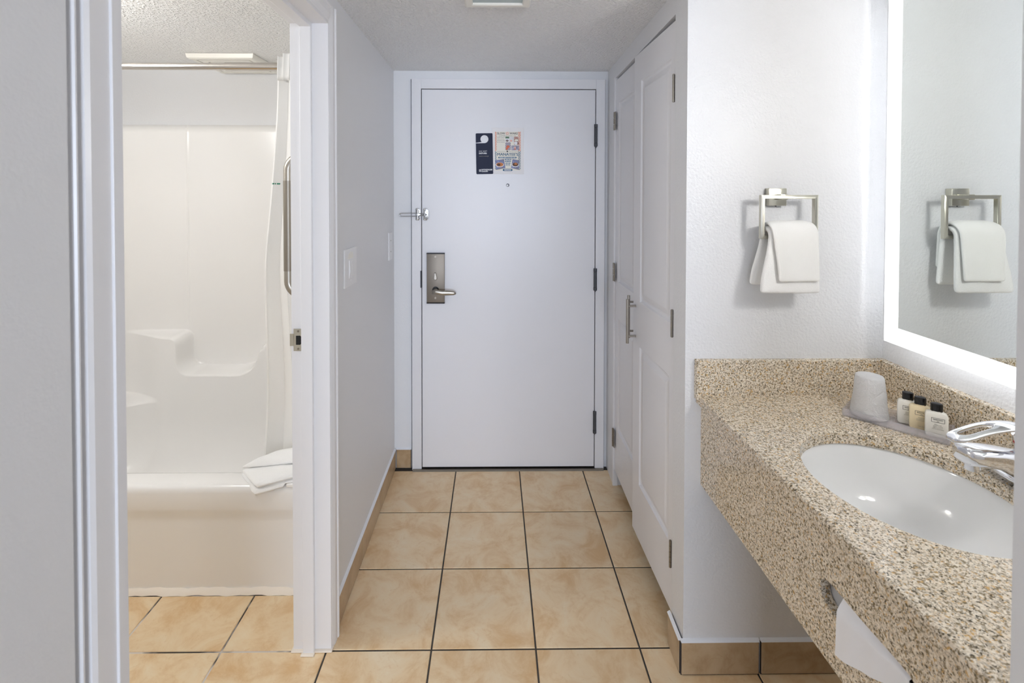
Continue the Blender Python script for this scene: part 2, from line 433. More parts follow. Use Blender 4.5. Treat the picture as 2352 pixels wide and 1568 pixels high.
# bathroom doorway in the left wall: jamb, stop, head and casing
t1 = struct_root('trim_1')
bm = BM()
box(bm, XLB, -.522, 1.532, 1.552, 0, 2.021, .001)        # far jamb
box(bm, XLB, -.522, .668, .686, 0, 2.021, .001)          # near jamb
box(bm, XLB, -.522, .686, 1.532, 2.004, 2.021, .001)     # head
fin('jamb', bm, M['trim'], t1)
bm = BM()
box(bm, -.608, -.573, 1.519, 1.533, 0, 1.992, .0015); box(bm, -.608, -.573, .685, .699, 0, 1.992, .0015); box(bm, -.608, -.573, .685, 1.533, 1.990, 2.005, .0015)
fin('door_stop', bm, M['trim'], t1)
def casing_profile(w):   # (across, proud) from the opening outwards
    return [(0, 0), (0, .008), (.004, .011), (.022, .016), (w-.018, .0165), (w-.0165, .0135), (w-.0145, .0135), (w-.012, .0178), (w-.009, .0195), (w-.004, .0195), (w-.0005, .0165), (w, .012), (w, 0)]
def casing(w, y0, sgn):
    bm = BM(); prism(bm, [(XL+p, y0+sgn*a) for a, p in casing_profile(w)], 'z', 0, 2.012+w)
    return bm
fin('casing', casing(.055, 1.535, 1), M['trim'], t1)
bm = BM(); prism(bm, [(XL+p, .686-a) for a, p in ((0, -.014), (0, .0055), (.002, .0065), (.050, .0065), (.0560, .0035), (.0580, -.010), (.0625, -.010), (.0632, -.001), (.0650, .002), (.0675, .002), (.0690, -.001), (.0700, -.011), (.0755, -.011), (.0755, -.014))], 'z', 0, CZ)
fin('casing', bm, M['trim'], t1)
bm = BM(); prism(bm, [(XL+p, 2.012+a) for a, p in casing_profile(.055)], 'y', .686, 1.535); fin('casing', bm, M['trim'], t1)
bm = BM(); box(bm, -.649, -.517, 1.522, 1.546, 0, .006, .003); box(bm, -.613, -.570, 1.509, 1.523, 0, .005, .002); fin('floor_caulk', bm, M['caulk'], t1)
# strike plate on the jamb
bm = BM(); box(bm, -.636, -.606, 1.5300, 1.5318, .969, 1.040, .0006); box(bm, -.648, -.634, 1.5300, 1.5318, .985, 1.024, .0006); sp = fin('strike_plate', bm, M['nickel'], t1)
sp['label'] = 'satin metal strike plate'
bm = BM(); prism(bm, [(-.628, .989), (-.615, .989), (-.610, .994), (-.610, 1.013), (-.615, 1.018), (-.628, 1.018)], 'y', 1.5293, 1.5301); fin('latch_hole_shade', bm, M['dark_gap'], sp)  # dark plate on the surface, paints the shade of the hole
for z in (.976, 1.032):
    bm = BM(); disc(bm, (-.621, 1.5302, z), (0, -1, 0), .0035, .0012, 12); fin('screw', bm, M['nickel_dark'], sp)

# tiled skirtings
def skirting(name, runs, mat=M['tile_base']):
    """runs: list of (p0,p1,normal) plan segments of single tiles"""
    r = struct_root(name)
    for (p0, p1, n) in runs:
        p0 = Vector((*p0, 0)); p1 = Vector((*p1, 0)); n = Vector((*n, 0)).normalized(); d = (p1-p0).normalized(); L = (p1-p0).length
        bm = BM(); box(bm, .002, L-.002, 0, .008, .003, .102, .001, 1)
        bm.transform(Matrix(((d.x, n.x, 0, p0.x), (d.y, n.y, 0, p0.y), (0, 0, 1, 0), (0, 0, 0, 1))))
        cx = (p0+p1)/2; bm.transform(Matrix.Translation(-cx))
        o = fin('tile', bm, mat, r); o.location = cx
        bm = BM(); prism(bm, [(0, .1015), (.0095, .1025), (.006, .106), (0, .109)], 'x', 0, L)
        bm.transform(Matrix(((d.x, n.x, 0, p0.x), (d.y, n.y, 0, p0.y), (0, 0, 1, 0), (0, 0, 0, 1))))
        fin('caulk', bm, M['caulk_white'], r)
        bm = BM(); box(bm, 0, L, 0, .005, 0, .1015)
        bm.transform(Matrix(((d.x, n.x, 0, p0.x), (d.y, n.y, 0, p0.y), (0, 0, 1, 0), (0, 0, 0, 1))))
        fin('grout', bm, M['grout_dark'], r)
    return r
skirting('baseboard_left', [((XL, 1.591), (XL, 1.908), (1, 0)), ((XL, 1.908), (XL, 2.24), (1, 0)), ((XL, 2.24), (XL, 2.562), (1, 0)),
                            ((XL, -.2), (XL, .272), (1, 0)), ((XL, .272), (XL, .61), (1, 0))])
skirting('baseboard_back', [((XL+.01, YB), (-.442, YB), (0, -1))])
skirting('baseboard_right', [((.577, 1.548), (.575, 1.447), (-1, 0))])
skirting('baseboard_end', [((.572, 1.447), (.812, 1.447), (0, -1)), ((.817, 1.447), (1.183, 1.447), (0, -1))])
skirting('baseboard_mirror', [((1.184, 1.43), (1.184, 1.1), (-1, 0)), ((1.184, 1.1), (1.184, .77), (-1, 0)), ((1.184, .77), (1.184, .535), (-1, 0))])

# ------------------------------------------------------------------ entry door
DX0, DX1, DZ0, DZ1, DY = -.380, .536, .014, 2.020, 2.551
d1 = struct_root('door_1')
bm = BM()
for a in ((-.434, DX0-.004, 0, 2.076), (DX1+.004, .588, 0, 2.076)):
    box(bm, a[0], a[1], DY-.003, DY+.11, a[2], a[3], .0015)
    
box(bm, DX0-.004, DX1+.004, DY-.003, DY+.11, DZ1+.004, 2.076, .0015)
fin('door_frame', bm, M['door_paint'], d1)
bm = BM(); box(bm, DX0, DX1, DY, DY+.044, DZ0, DZ1, .0015); fin('door_leaf', bm, M['door_paint'], d1)
bm = BM(); box(bm, DX0-.004, DX1+.004, DY+.045, DY+.05, 0, DZ1+.004); fin('gap_backing', bm, M['dark_gap'], d1)  # dark sheet behind the leaf, paints the gap around it in shade
bm = BM(); prism(bm, [(2.531, 0), (2.537, .006), (2.556, .007), (2.61, .007), (2.61, 0)], 'x', -.43, .585); fin('sill', bm, M['nickel_dark'], d1)
for z in (1.780, 1.018, .255):
    bm = BM(); x = DX1+.002; y = DY-.0075
    tube(bm, [(x, y, z-.058), (x, y, z-.042)], .0093, 14); tube(bm, [(x, y, z-.0405), (x, y, z+.0405)], .0087, 14); tube(bm, [(x, y, z+.042), (x, y, z+.058)], .0093, 14)
    tube(bm, [(x, y, z-.066), (x, y, z-.058)], [.0015, .007], 10)
    fin('hinge', bm, M['hinge_grey'], d1, auto=True)
# lock case
bm = BM(); box(bm, -.354, -.260, DY-.016, DY, .898, 1.157, .003); lk = fin('lock_plate', bm, M['lock_steel'], d1, auto=True)
for a in ((1.153, 1.160), (.892, .899)):
    bm = BM(); box(bm, -.355, -.259, DY-.0165, DY, a[0], a[1], .002); fin('end_cap', bm, M['black'], lk)
for z in (1.140, .922):
    bm = BM(); disc(bm, (-.308, DY-.016, z), (0, -1, 0), .0055, .0012, 16); fin('screw', bm, M['nickel_dark'], lk)
bm = BM(); prism(bm, [(-.313, 1.056), (-.304, 1.056), (-.298, 1.026), (-.302, 1.019), (-.311, 1.019), (-.316, 1.026)], 'y', DY-.026, DY-.015, .002); fin('thumb_turn', bm, M['steel'], lk)
bm = BM(); disc(bm, (-.307, DY-.0155, .966), (0, -1, 0), .017, .002, 28); fin('lever_rose', bm, M['black'], lk)
bm = BM(); tube(bm, [(-.307, DY-.016, .961), (-.307, DY-.05, .961)], .013, 20)
fin('lever_hub', bm, M['steel'], lk, auto=True)
def lever_shape(bm):
    pts = [(-.320, .0), (-.300, .002), (-.27, -.004), (-.235, -.004), (-.208, -.005), (-.196, -.006)]
    hw = [.010, .0145, .0135, .0125, .0105, .004]; th = [.006, .010, .008, .007, .006, .003]
    rings = []
    for (x, dz), w, t in zip(pts, hw, th):
        rings.append([bm.verts.new((x, DY-.058+t*math.cos(a), .961+dz+w*math.sin(a))) for a in [2*PI*k/16 for k in range(16)]])
    for a, b in zip(rings, rings[1:]):
        for k in range(16): bm.faces.new((a[k], a[(k+1) % 16], b[(k+1) % 16], b[k]))
    bm.faces.new(rings[0][::-1]); bm.faces.new(rings[-1])
bm = BM(); lever_shape(bm); fin('lever_handle', bm, M['steel'], lk, smooth=True)
bm = BM(); box(bm, -.389, -.383, DY-.005, DY+.02, .974, 1.064); fin('frame_strike', bm, M['hinge_grey'], d1)
bm = BM(); tube(bm, [(.073, DY, 1.517), (.073, DY-.003, 1.517)], .0085, 20); pe = fin('peephole', bm, M['hinge_grey'], d1, auto=True)
bm = BM(); disc(bm, (.0715, DY-.0031, 1.516), (0, -1, 0), .0052, .0006, 16); fin('peephole_lens', bm, M['print_white'], pe)

# swing bar door guard
g = thing('door_guard', 'chrome swing bar door guard folded back against the entry door frame', 'door guard', (-.40, DY, 1.363))
def guard_plate(x0, x1, sgn):
    bm = BM(); c = (x0+x1)/2
    pts = [(x0, 1.334), (x0+.004, 1.331), (x1-.008, 1.331), (x1, 1.341), (x1, 1.385), (x1-.008, 1.395), (x0+.004, 1.395), (x0, 1.392)]
    if sgn < 0: pts = [(2*c-x, z) for x, z in pts]
    prism(bm, pts, 'y', DY-.0062, DY-.003, .0008); return bm
hp = fin('hinge_plate', guard_plate(-.413, -.388, 1), M['guard'], g, auto=True)
for z in (1.347, 1.377):
    bm = BM(); tube(bm, [(-.400, DY-.012, z-.008), (-.400, DY-.012, z+.008)], .006, 12); box(bm, -.406, -.394, DY-.012, DY-.005, z-.007, z+.007, .001); fin('knuckle', bm, M['guard'], hp, auto=True)
for z in (1.336, 1.390):
    bm = BM(); disc(bm, (-.404, DY-.0062, z), (0, -1, 0), .0035, .001, 10); fin('screw', bm, M['nickel_dark'], hp)
kp = fin('keeper_plate', guard_plate(-.372, -.346, 1), M['guard'], g, auto=True)
for x, z in ((-.365, 1.390), (-.352, 1.374), (-.352, 1.350), (-.364, 1.336)):
    bm = BM(); disc(bm, (x, DY-.0062, z), (0, -1, 0), .0035, .001, 10); fin('screw', bm, M['nickel_dark'], kp)
bm = BM(); tube(bm, [(-.362, DY-.006, 1.361), (-.362, DY-.020, 1.361)], .004, 12); bmesh.ops.create_uvsphere(bm, u_segments=14, v_segments=10, radius=.0065, matrix=Matrix.Translation((-.362, DY-.024, 1.361))); fin('ball_stud', bm, M['guard'], kp, smooth=True)
bm = BM(); path = [(-.352, DY-.026, 1.362), (-.362, DY-.031, 1.3655), (-.38, DY-.02, 1.366), (-.40, DY-.013, 1.369), (-.44, DY-.014, 1.369), (-.475, DY-.015, 1.3685)]
path += [(-.4845+.0095*math.cos(a)-.002, DY-.015, 1.3605+.008*math.sin(a)) for a in [PI/2+PI*k/8 for k in range(9)]]
path += [(-.475, DY-.015, 1.3525), (-.44, DY-.014, 1.353), (-.40, DY-.013, 1.353), (-.38, DY-.02, 1.357), (-.362, DY-.031, 1.3575), (-.352, DY-.026, 1.360)]
tube(bm, path, .0026, 10); fin('swing_bar', bm, M['guard'], g, smooth=True)

# door hanger (tilted slightly) and flyer
hg = thing('door_hanger', 'navy do not disturb hanger card with a round hook hole on the entry door', 'door hanger', (-.05, DY, 1.683))
def rot(pts, c, a):
    ca, sa = math.cos(a), math.sin(a)
    return [(c[0]+(x-c[0])*ca-(z-c[1])*sa, c[1]+(x-c[0])*sa+(z-c[1])*ca) for x, z in pts]
def hanger_mesh():
    w, h, r, hole = .0445, .1075, .005, .021
    hz = .0765
    outer = []
    def arc(cx, cz, r, a0, a1, n): return [(cx+r*math.cos(a0+(a1-a0)*k/n), cz+r*math.sin(a0+(a1-a0)*k/n)) for k in range(n+1)]
    # start above the slit on the side edge, run clockwise round the hook, along the body, back to under the slit, then round the hole
    outer += arc(-w+r, h-r, r, PI, PI/2, 5)+arc(w-r, h-r, r, PI/2, 0, 5)+arc(w-r, -h+r, r, 0, -PI/2, 5)+arc(-w+r, -h+r, r, -PI/2, -PI, 5)
    outer += [(-w, hz-.0215)]
    inner = arc(0.001, hz, hole, -PI/2, PI+PI/4, 26)
    outer += inner+[(-w, hz-.0185)]
    return outer
pts = hanger_mesh()
a0 = math.radians(1.0); cz0 = (-.050, 1.683)
pp = rot([(x+cz0[0], z+cz0[1]) for x, z in pts], cz0, a0)
bm = BM()
A = [bm.verts.new((x, DY-.0028, z)) for x, z in pp]; B = [bm.verts.new((x, DY-.0021, z)) for x, z in pp]
fa = bm.faces.new(A); fb = bm.faces.new(B[::-1])
for i in range(len(A)): bm.faces.new((A[i], B[i], B[(i+1) % len(A)], A[(i+1) % len(A)]))
fa.normal_update(); fb.normal_update(); bmesh.ops.triangulate(bm, faces=[fa, fb], ngon_method='EAR_CLIP'); fin('card', bm, M['navy'], hg)
XD = (math.cos(a0), 0, math.sin(a0)); ZD = (-math.sin(a0), 0, math.cos(a0))
def hpos(x, z):
    p = rot([(x+cz0[0], z+cz0[1])], cz0, a0)[0]; return (p[0], DY-.0030, p[1])
text('lettering', 'DO NOT', .0098, M['print_white'], hg, hpos(-.029, .0095), XD, ZD, space=1.15)
text('lettering', 'DISTURB.', .0098, M['print_white'], hg, hpos(-.029, -.0015), XD, ZD, bold=.0004, space=1.05)
text('lettering', 'need to recharge', .0085, M['ink_grey'], hg, hpos(-.029, -.0155), XD, ZD, shear=.35, sx=.86)
text('lettering', 'WYNDHAM', .0108, M['print_white'], hg, hpos(-.0165, -.0885), XD, ZD, bold=.0004, sx=.98)
text('lettering', 'GARDEN', .0082, M['print_white'], hg, hpos(-.0165, -.0965), XD, ZD, bold=.0003)
bm = BM()
for x0, x1, z0, z1 in ((-.0295, -.0185, -.0945, -.0925), (-.0295, -.0185, -.0848, -.0828), (-.0295, -.0275, -.0925, -.0848), (-.0205, -.0185, -.0925, -.0848), (-.0258, -.0222, -.0907, -.0867)):
    q = [hpos(x0, z0), hpos(x1, z0), hpos(x1, z1), hpos(x0, z1)]
    bm.faces.new([bm.verts.new(v) for v in q])
fin('emblem', bm, M['print_white'], hg)

fl = thing('flyer', 'white flyer in a clear sleeve with checkered borders on the entry door', 'flyer', (.0735, DY, 1.6975))
FX0, FX1, FZ0, FZ1 = -.012, .159, 1.575, 1.820
bm = BM(); box(bm, FX0, FX1, DY-.0014, DY-.0002, FZ0, FZ1, .0003, 1); fin('sleeve', bm, M['paper'], fl)
def fq(bm, x0, x1, z0, z1, y=DY-.0017, skew=0):
    bm.faces.new([bm.verts.new(v) for v in ((x0, y, z0), (x1, y, z0+skew), (x1, y, z1+skew), (x0, y, z1))])
def fpx(u, v): return FX0+(u-640)/685*(FX1-FX0), FZ1-(v-215)/985*(FZ1-FZ0)   # layout read off the print
def fr(bm, u0, v0, u1, v1, y=DY-.0017, skew=0):
    x0, z1 = fpx(u0, v0); x1, z0 = fpx(u1, v1); fq(bm, x0, x1, z0, z1, y, skew)
bm = BM(); fr(bm, 708, 298, 1254, 1120, DY-.0016); fin('print_sheet', bm, M['cream_paper'], fl)
for mat, v0, v1 in (('print_orange', 303, 715), ('print_teal', 718, 1118)):
    s = 17.6
    for u0, n in ((709, 2), (1200, 3)):
        bm = BM()
        for r in range(int((v1-v0)/s)):
            for c in range(n):
                if (r+c) % 2 == 0: fr(bm, u0+c*s, v0+r*s, u0+(c+1)*s, v0+(r+1)*s)
        tag(fin('checker_border', bm, M[mat], fl), kind='stuff')
def ft(s, size, u, v, mat, bold=0, sx=1, align='CENTER', space=1, y=DY-.0019):
    x, z = fpx(u, v); text('lettering', s, size, M[mat], fl, (x, y, z), (1, 0, 0), (0, 0, 1), align, .0001, bold, sx, 0, space)
ft('SLOW', .0150, 838, 356, 'ink', .0002, 1.0); ft('WAKE', .0150, 1105, 356, 'ink', .0002, 1.0)
bm = BM(); xc, zc = fpx(970, 337); nn = 48
ri = [bm.verts.new((xc+.0036*math.cos(2*PI*k/nn), DY-.0018, zc+.0036*math.sin(2*PI*k/nn))) for k in range(nn)]
ro = [bm.verts.new((xc+(.0078+.0012*math.cos(8*2*PI*k/nn))*math.cos(2*PI*k/nn), DY-.0018, zc+(.0078+.0012*math.cos(8*2*PI*k/nn))*math.sin(2*PI*k/nn))) for k in range(nn)]
for k in range(nn): bm.faces.new((ri[k], ri[(k+1) % nn], ro[(k+1) % nn], ro[k]))
fin('flower_logo', bm, M['print_pink'], fl)
ft('COFFEE & DONUTS', .0072, 970, 396, 'ink', 0, 1.0, space=1.5)
def small_print(u0, u1, v0, v1, words, mat, y=DY-.0019):
    # lines of print too small to read: one short stroke for each word
    bm = BM(); tot = sum(words)+len(words)-1; u = u0
    for w_ in words:
        e = u+(u1-u0)*w_/tot; fr(bm, u, v0, e, v1, y); u = e+(u1-u0)/tot
    tag(fin('small_print', bm, M[mat], fl), kind='stuff')
small_print(755, 915, 414, 424, (9, 10), 'ink_faint'); small_print(748, 918, 481, 492, (11, 5), 'ink_faint'); small_print(748, 916, 517, 527, (4, 3, 9), 'ink_faint')
ft('COFFEE, DONUTS,', .0048, 830, 462, 'ink_grey', 0, .95)
def blob(u, v, ru, rv, mat, y):
    bm = BM(); vs = []
    for k in range(20):
        a = 2*PI*k/20; x, z = fpx(u+ru*math.cos(a), v+rv*math.sin(a)); vs.append(bm.verts.new((x, y, z)))
    bm.faces.new(vs); fin('printed_shape', bm, M[mat], fl)
for (u0, v0, u1, v1, m) in ((930, 405, 1108, 515, 'photo_pale'), (1112, 405, 1218, 575, 'photo_brown'), (930, 525, 1042, 692, 'photo_check'), (1055, 590, 1222, 694, 'photo_grey')):
    bm = BM(); fr(bm, u0, v0, u1, v1, DY-.0019); fin('printed_photo', bm, M[m], fl)
bm = BM(); fr(bm, 930, 405, 1010, 440, DY-.0020); fin('printed_shape', bm, M['print_leaf'], fl)
blob(970, 478, 40, 34, 'print_white', DY-.0021); blob(968, 488, 28, 22, 'print_brown', DY-.0022); blob(966, 486, 9, 8, 'print_white', DY-.0023)
blob(1050, 492, 30, 20, 'print_pink', DY-.0021); blob(1150, 540, 36, 34, 'print_white', DY-.0021); blob(1165, 480, 40, 22, 'cream_paper', DY-.0021)
blob(985, 618, 34, 30, 'print_orange', DY-.0021); blob(960, 655, 22, 30, 'print_orange', DY-.0022); blob(1135, 640, 16, 30, 'print_pink', DY-.0021); blob(1135, 668, 18, 12, 'print_orange', DY-.0022)
bm = BM(); fr(bm, 740, 716, 1195, 720); fr(bm, 740, 735, 1195, 738); fin('printed_rule', bm, M['ink_grey'], fl)
bm = BM(); x, z = fpx(970, 716); prism(bm, [(x-.005, z), (x, z-.005), (x+.005, z), (x, z+.005)], 'y', DY-.002, DY-.0017); fin('diamond_logo', bm, M['ink'], fl)
for du, dy in ((-2, .0019), (0, .0020), (2, .0021)): ft("MANATEE'S", .0205, 977+du, 808, 'print_teal', 0, 1.06, y=DY-dy)
def pill(u0, v0, u1, v1, mat):
    bm = BM(); x0, z1 = fpx(u0, v0); x1, z0 = fpx(u1, v1); r = (z1-z0)/2; c = (z0+z1)/2
    pts = [(x0+r+r*math.cos(a), c+r*math.sin(a)) for a in [PI/2+PI*k/8 for k in range(9)]]+[(x1-r+r*math.cos(a), c+r*math.sin(a)) for a in [-PI/2+PI*k/8 for k in range(9)]]
    prism(bm, pts, 'y', DY-.00175, DY-.0016); fin('text_banner', bm, M[mat], fl)
for a in ((778, 832, 1168, 864), (915, 875, 1055, 903), (920, 914, 1050, 941), (932, 956, 1036, 978), (935, 992, 1028, 1012), (874, 1088, 1082, 1132)): pill(*a, 'print_teal')
for a in ((800, 1145, 843, 854, (9, 6, 2, 3, 6, 5)), (935, 1040, 884, 894, (6, 5)), (935, 1040, 923, 933, (5, 6)), (950, 1018, 963, 971, (7,)), (952, 1012, 998, 1006, (6,)), (908, 1052, 1101, 1118, (10,))): small_print(*a, 'print_white')
for q in ([(712, 905), (900, 878), (932, 1070), (735, 1108)], [(1082, 878), (1225, 905), (1215, 1108), (1052, 1068)]):
    bm = BM(); vs = []
    for u, v in q:
        x, z = fpx(u, v); vs.append(bm.verts.new((x, DY-.0019, z)))
    bm.faces.new(vs); fin('printed_photo', bm, M['photo_food'], fl)
blob(812, 1000, 86, 50, 'print_white', DY-.0020); blob(812, 995, 76, 42, 'print_amber', DY-.0021); blob(790, 1000, 36, 26, 'print_brown', DY-.0022)
blob(1142, 1000, 74, 48, 'print_white', DY-.0020); blob(1142, 993, 64, 40, 'print_brown', DY-.0021); blob(1150, 980, 30, 24, 'print_amber', DY-.0022)

# ------------------------------------------------------------------ closet bifold leaves
def leaf(name, ya, xa, yb, xb, z0, z1, panels, za_off=0):
    """leaf with face running (xa,ya)->(xb,yb); local u along the face, w = depth into the closet"""
    r = struct_root(name)
    d = Vector((xb-xa, yb-ya, 0)); L = d.length; d.normalize(); n = Vector((d.y, -d.x, 0))   # n points into the closet (+x)
    if n.x < 0: n = -n
    T = Matrix(((d.x, n.x, 0, xa), (d.y, n.y, 0, ya), (0, 0, 1, 0), (0, 0, 0, 1)))
    pu0, pu1 = panels[0]; bw, dep = .034, .008
    bm = BM()
    # front skin with stepped panel fields
    us = [0, pu0, pu1, L]
    zs = [z0, panels[1][0], panels[1][1], panels[2][0], panels[2][1], z1]
    for i in range(3):
        for j in range(5):
            if i == 1 and j in (1, 3): continue
            bm.faces.new([bm.verts.new(p) for p in ((us[i], 0, zs[j]), (us[i+1], 0, zs[j]), (us[i+1], 0, zs[j+1]), (us[i], 0, zs[j+1]))])
    def ring(a, b):
        A = [(a[0], a[4], a[2]), (a[1], a[4], a[2]), (a[1], a[4], a[3]), (a[0], a[4], a[3])]
        B = [(b[0], b[4], b[2]), (b[1], b[4], b[2]), (b[1], b[4], b[3]), (b[0], b[4], b[3])]
        for k in range(4): bm.faces.new([bm.verts.new(p) for p in (A[k], A[(k+1) % 4], B[(k+1) % 4], B[k])])
    bmesh.ops.remove_doubles(bm, verts=bm.verts[:], dist=1e-5)
    # edges and back
    for q in (((0, 0, z0), (0, .034, z0), (0, .034, z1), (0, 0, z1)), ((L, 0, z0), (L, .034, z0), (L, .034, z1), (L, 0, z1)), ((0, 0, z0), (L, 0, z0), (L, .034, z0), (0, .034, z0)), ((0, 0, z1), (L, 0, z1), (L, .034, z1), (0, .034, z1)), ((0, .034, z0), (L, .034, z0), (L, .034, z1), (0, .034, z1))):
        bm.faces.new([bm.verts.new(p) for p in q])
    bm.transform(T); fin('leaf_frame', bm, M['door_paint'], r)
    for (a, b) in panels[1:]:
        bm = BM()
        seq = [(0, 0), (.004, .006), (.011, .009), (.016, .0085), (.036, .002), (.038, .0015)]
        prev = None
        for off, dp in seq:
            cur = [bm.verts.new(p) for p in ((pu0+off, dp, a+off), (pu1-off, dp, a+off), (pu1-off, dp, b-off), (pu0+off, dp, b-off))]
            if prev:
                for k in range(4): bm.faces.new((prev[k], prev[(k+1) % 4], cur[(k+1) % 4], cur[k]))
            prev = cur
        bm.faces.new(prev); bm.transform(T); fin('panel', bm, M['door_paint'], r)
    return r, T
PZ1, PZ2 = (.307, .861), (1.040, 1.917)
dn, Tn = leaf('door_2', 1.558, .588, 1.980, .5775, .088, 2.030, [(.038, .342), PZ1, PZ2])
df, Tf = leaf('door_3', 1.984, .6035, 2.398, .6085, .086, 2.034, [(.078, .356), PZ1, PZ2])
def pull(r, T, u):
    bm = BM(); tube(bm, [(u, -.034, .862), (u, -.034, 1.042)], .006, 14)
    for z in (.891, 1.014): tube(bm, [(u, -.034, z), (u, 0, z)], .0045, 12)
    bm.transform(T); o = fin('bar_pull', bm, M['steel'], r, auto=True); return o
pull(dn, Tn, .392); pull(df, Tf, .040)
for z in (1.812, 1.046, .283):
    bm = BM(); x, y = .5835, 1.5635
    for k in range(5): tube(bm, [(x-.001, y, z-.0445+k*.018), (x-.001, y, z-.0445+k*.018+.0165)], .0042, 10)
    tube(bm, [(x-.001, y, z-.046), (x-.001, y, z+.046)], .003, 8)
    fin('hinge', bm, M['nickel_dark'], dn, auto=True)
for z in (1.832, 1.082, .250):
    bm = BM(); x, y = .598, 2.395
    for k in range(3): tube(bm, [(x, y, z-.045+k*.031), (x, y, z-.045+k*.031+.028)], .0045, 10)
    box(bm, x+.001, x+.004, y-.020, y-.002, z-.045, z+.045)
    fin('hinge', bm, M['nickel_dark'], df, auto=True)
bm = BM(); box(bm, .600, .625, 2.399, 2.412, .0, 2.05, .002); fin('trim_2', bm, M['trim']); bpy.data.objects['trim_2']['kind'] = 'structure'

# ------------------------------------------------------------------ hall fittings
cl = thing('ceiling_light', 'square ceiling fixture with white frame and unlit grey lens over the hall', 'ceiling light', (.012, 1.554, CZ))
bm = BM()
o_, i_ = .110, .084
def sq(h, z): return [bm.verts.new((.012+sx*h, 1.554+sy*h, z)) for sx, sy in ((-1, -1), (1, -1), (1, 1), (-1, 1))]
rings = [sq(o_, CZ), sq(o_, CZ-.012), sq(o_-.005, CZ-.016), sq(i_+.004, CZ-.017), sq(i_, CZ-.0145), sq(i_-.001, CZ-.004)]
for a, b in zip(rings, rings[1:]):
    for k in range(4): bm.faces.new((a[k], a[(k+1) % 4], b[(k+1) % 4], b[k]))
fin('frame', bm, M['vent_white'], cl)
bm = BM(); box(bm, .012-i_, .012+i_, 1.554-i_, 1.554+i_, CZ-.009, CZ-.005, .001); fin('lens', bm, M['lens'], cl)

def plate(name, label, y0, y1, z0, z1):
    t = thing(name, label, 'switch', (XL, (y0+y1)/2, (z0+z1)/2))
    bm = BM(); box(bm, XL, XL+.006, y0, y1, z0, z1, .002); fin('wall_plate', bm, M['plate_white'], t)
    return t
sw = plate('light_switch', 'white rocker light switch on wall beside the bathroom casing', 1.705, 1.850, 1.132, 1.270)
def rock(bm, y0, y1, z0, z1):
    prism(bm, [(XL+.006, z0), (XL+.0065, z0), (XL+.011, (z0+z1)/2-.008), (XL+.009, z1), (XL+.006, z1)], 'y', y0, y1)
for y0 in (1.752, 1.778):
    bm = BM(); rock(bm, y0, y0+.024, 1.160, 1.226); fin('rocker', bm, M['plate_white'], sw)
bm = BM(); prism(bm, [(1.737, 1.232), (1.808, 1.232), (1.800, 1.250), (1.773, 1.258), (1.745, 1.250)], 'x', XL+.0058, XL+.0066); fin('dimmer_tab', bm, M['vent_white'], sw)
for z in (1.150, 1.250):
    bm = BM(); disc(bm, (XL+.006, 1.777, z), (1, 0, 0), .003, .0008, 10); fin('screw', bm, M['plate_white'], sw)
bp_ = plate('blank_plate', 'white blank wall plate with two screws in the corner by the entry door', 2.425, 2.500, 1.134, 1.274)
for z in (1.176, 1.232):
    bm = BM(); disc(bm, (XL+.006, 2.462, z), (1, 0, 0), .0035, .0008, 10); fin('screw', bm, M['nickel_dark'], bp_)

# ------------------------------------------------------------------ bathroom
BX0, BX1 = -2.178, -.644
tub = thing('bathtub', 'off white fibreglass bathtub with moulded surround behind the bathroom doorway', 'bathtub', (-1.4, 2.1, 0))
RZ = .400
# apron and rim as one swept profile
prof = [(1.766, .0), (1.766, .262), (1.764, .285), (1.757, .304), (1.754, .318), (1.754, .374), (1.757, .388), (1.765, .397), (1.777, .4005), (1.835, .4005), (1.848, .397), (1.857, .388), (1.862, .37), (1.872, .30), (1.885, .17), (1.91, .10), (1.96, .078), (2.10, .073), (2.30, .073)]
bm = BM(); nx = 24
grid(bm, lambda u, v: (BX0+(BX1-BX0)*u, *prof[round(v*(len(prof)-1))]), nx, len(prof)-1)
fin('tub_shell', bm, M['gel'], tub, smooth=True)
# back surround: a relief of ledges and pockets
def smax(a, b, k):
    h = max(k-abs(a-b), 0)/k; return max(a, b)+h*h*k*.25
def smin(a, b, k): return -smax(-a, -b, k)
def below(x, z):
    # distance (negative inside) of the thick lower panel: high block, low pocket, high block
    d = smin(smax(x+1.590, z-.748, .045), z-.562, .075)
    return smin(d, smax(-1.203-x, z-.735, .11), .13)
def proud(x, z):
    dep = .118*(smooth(-1.96, -1.60, x) if x < -1.60 else 1)
    p = dep*(1-smooth(-.012, .007, below(x, z)))
    # basin transition
    if z < .34:
        q = min(1, (.34-z)/.265); p += .20*(1-math.sqrt(1-q*q*.96))
    # corner shelf
    e = smooth(-1.70, -1.98, x)
    p += .20*e*(1-smooth(.402, .425, z))
    # rounding into the end walls
    for xe, s in ((BX0, 1), (BX1, -1)):
        t = (x-xe)*s
        if t < .16: p += .16-math.sqrt(max(0, .16**2-(.16-t)**2))
    # joint between the two upper panels
    p += .003*math.exp(-((x+1.607)/.005)**2)*smooth(.78, .80, z)
    return p
xs = [BX0+.001+(-1.66-BX0)*i/44 for i in range(44)]+[-1.66+.10*i/44 for i in range(44)]+[-1.56+.28*i/16 for i in range(16)]+[-1.28+.10*i/34 for i in range(34)]+[-1.18+(BX1+1.179)*i/34 for i in range(35)]
zs = [.074+.306*i/34 for i in range(34)]+[.38+.07*i/20 for i in range(20)]+[.45+.08*i/8 for i in range(8)]+[.53+.25*i/90 for i in range(90)]+[.78+.05*i/4 for i in range(4)]+[.83+1.0*i/26 for i in range(27)]
bm = BM()
V = [[bm.verts.new((x, 2.550-proud(x, z), z)) for z in zs] for x in xs]
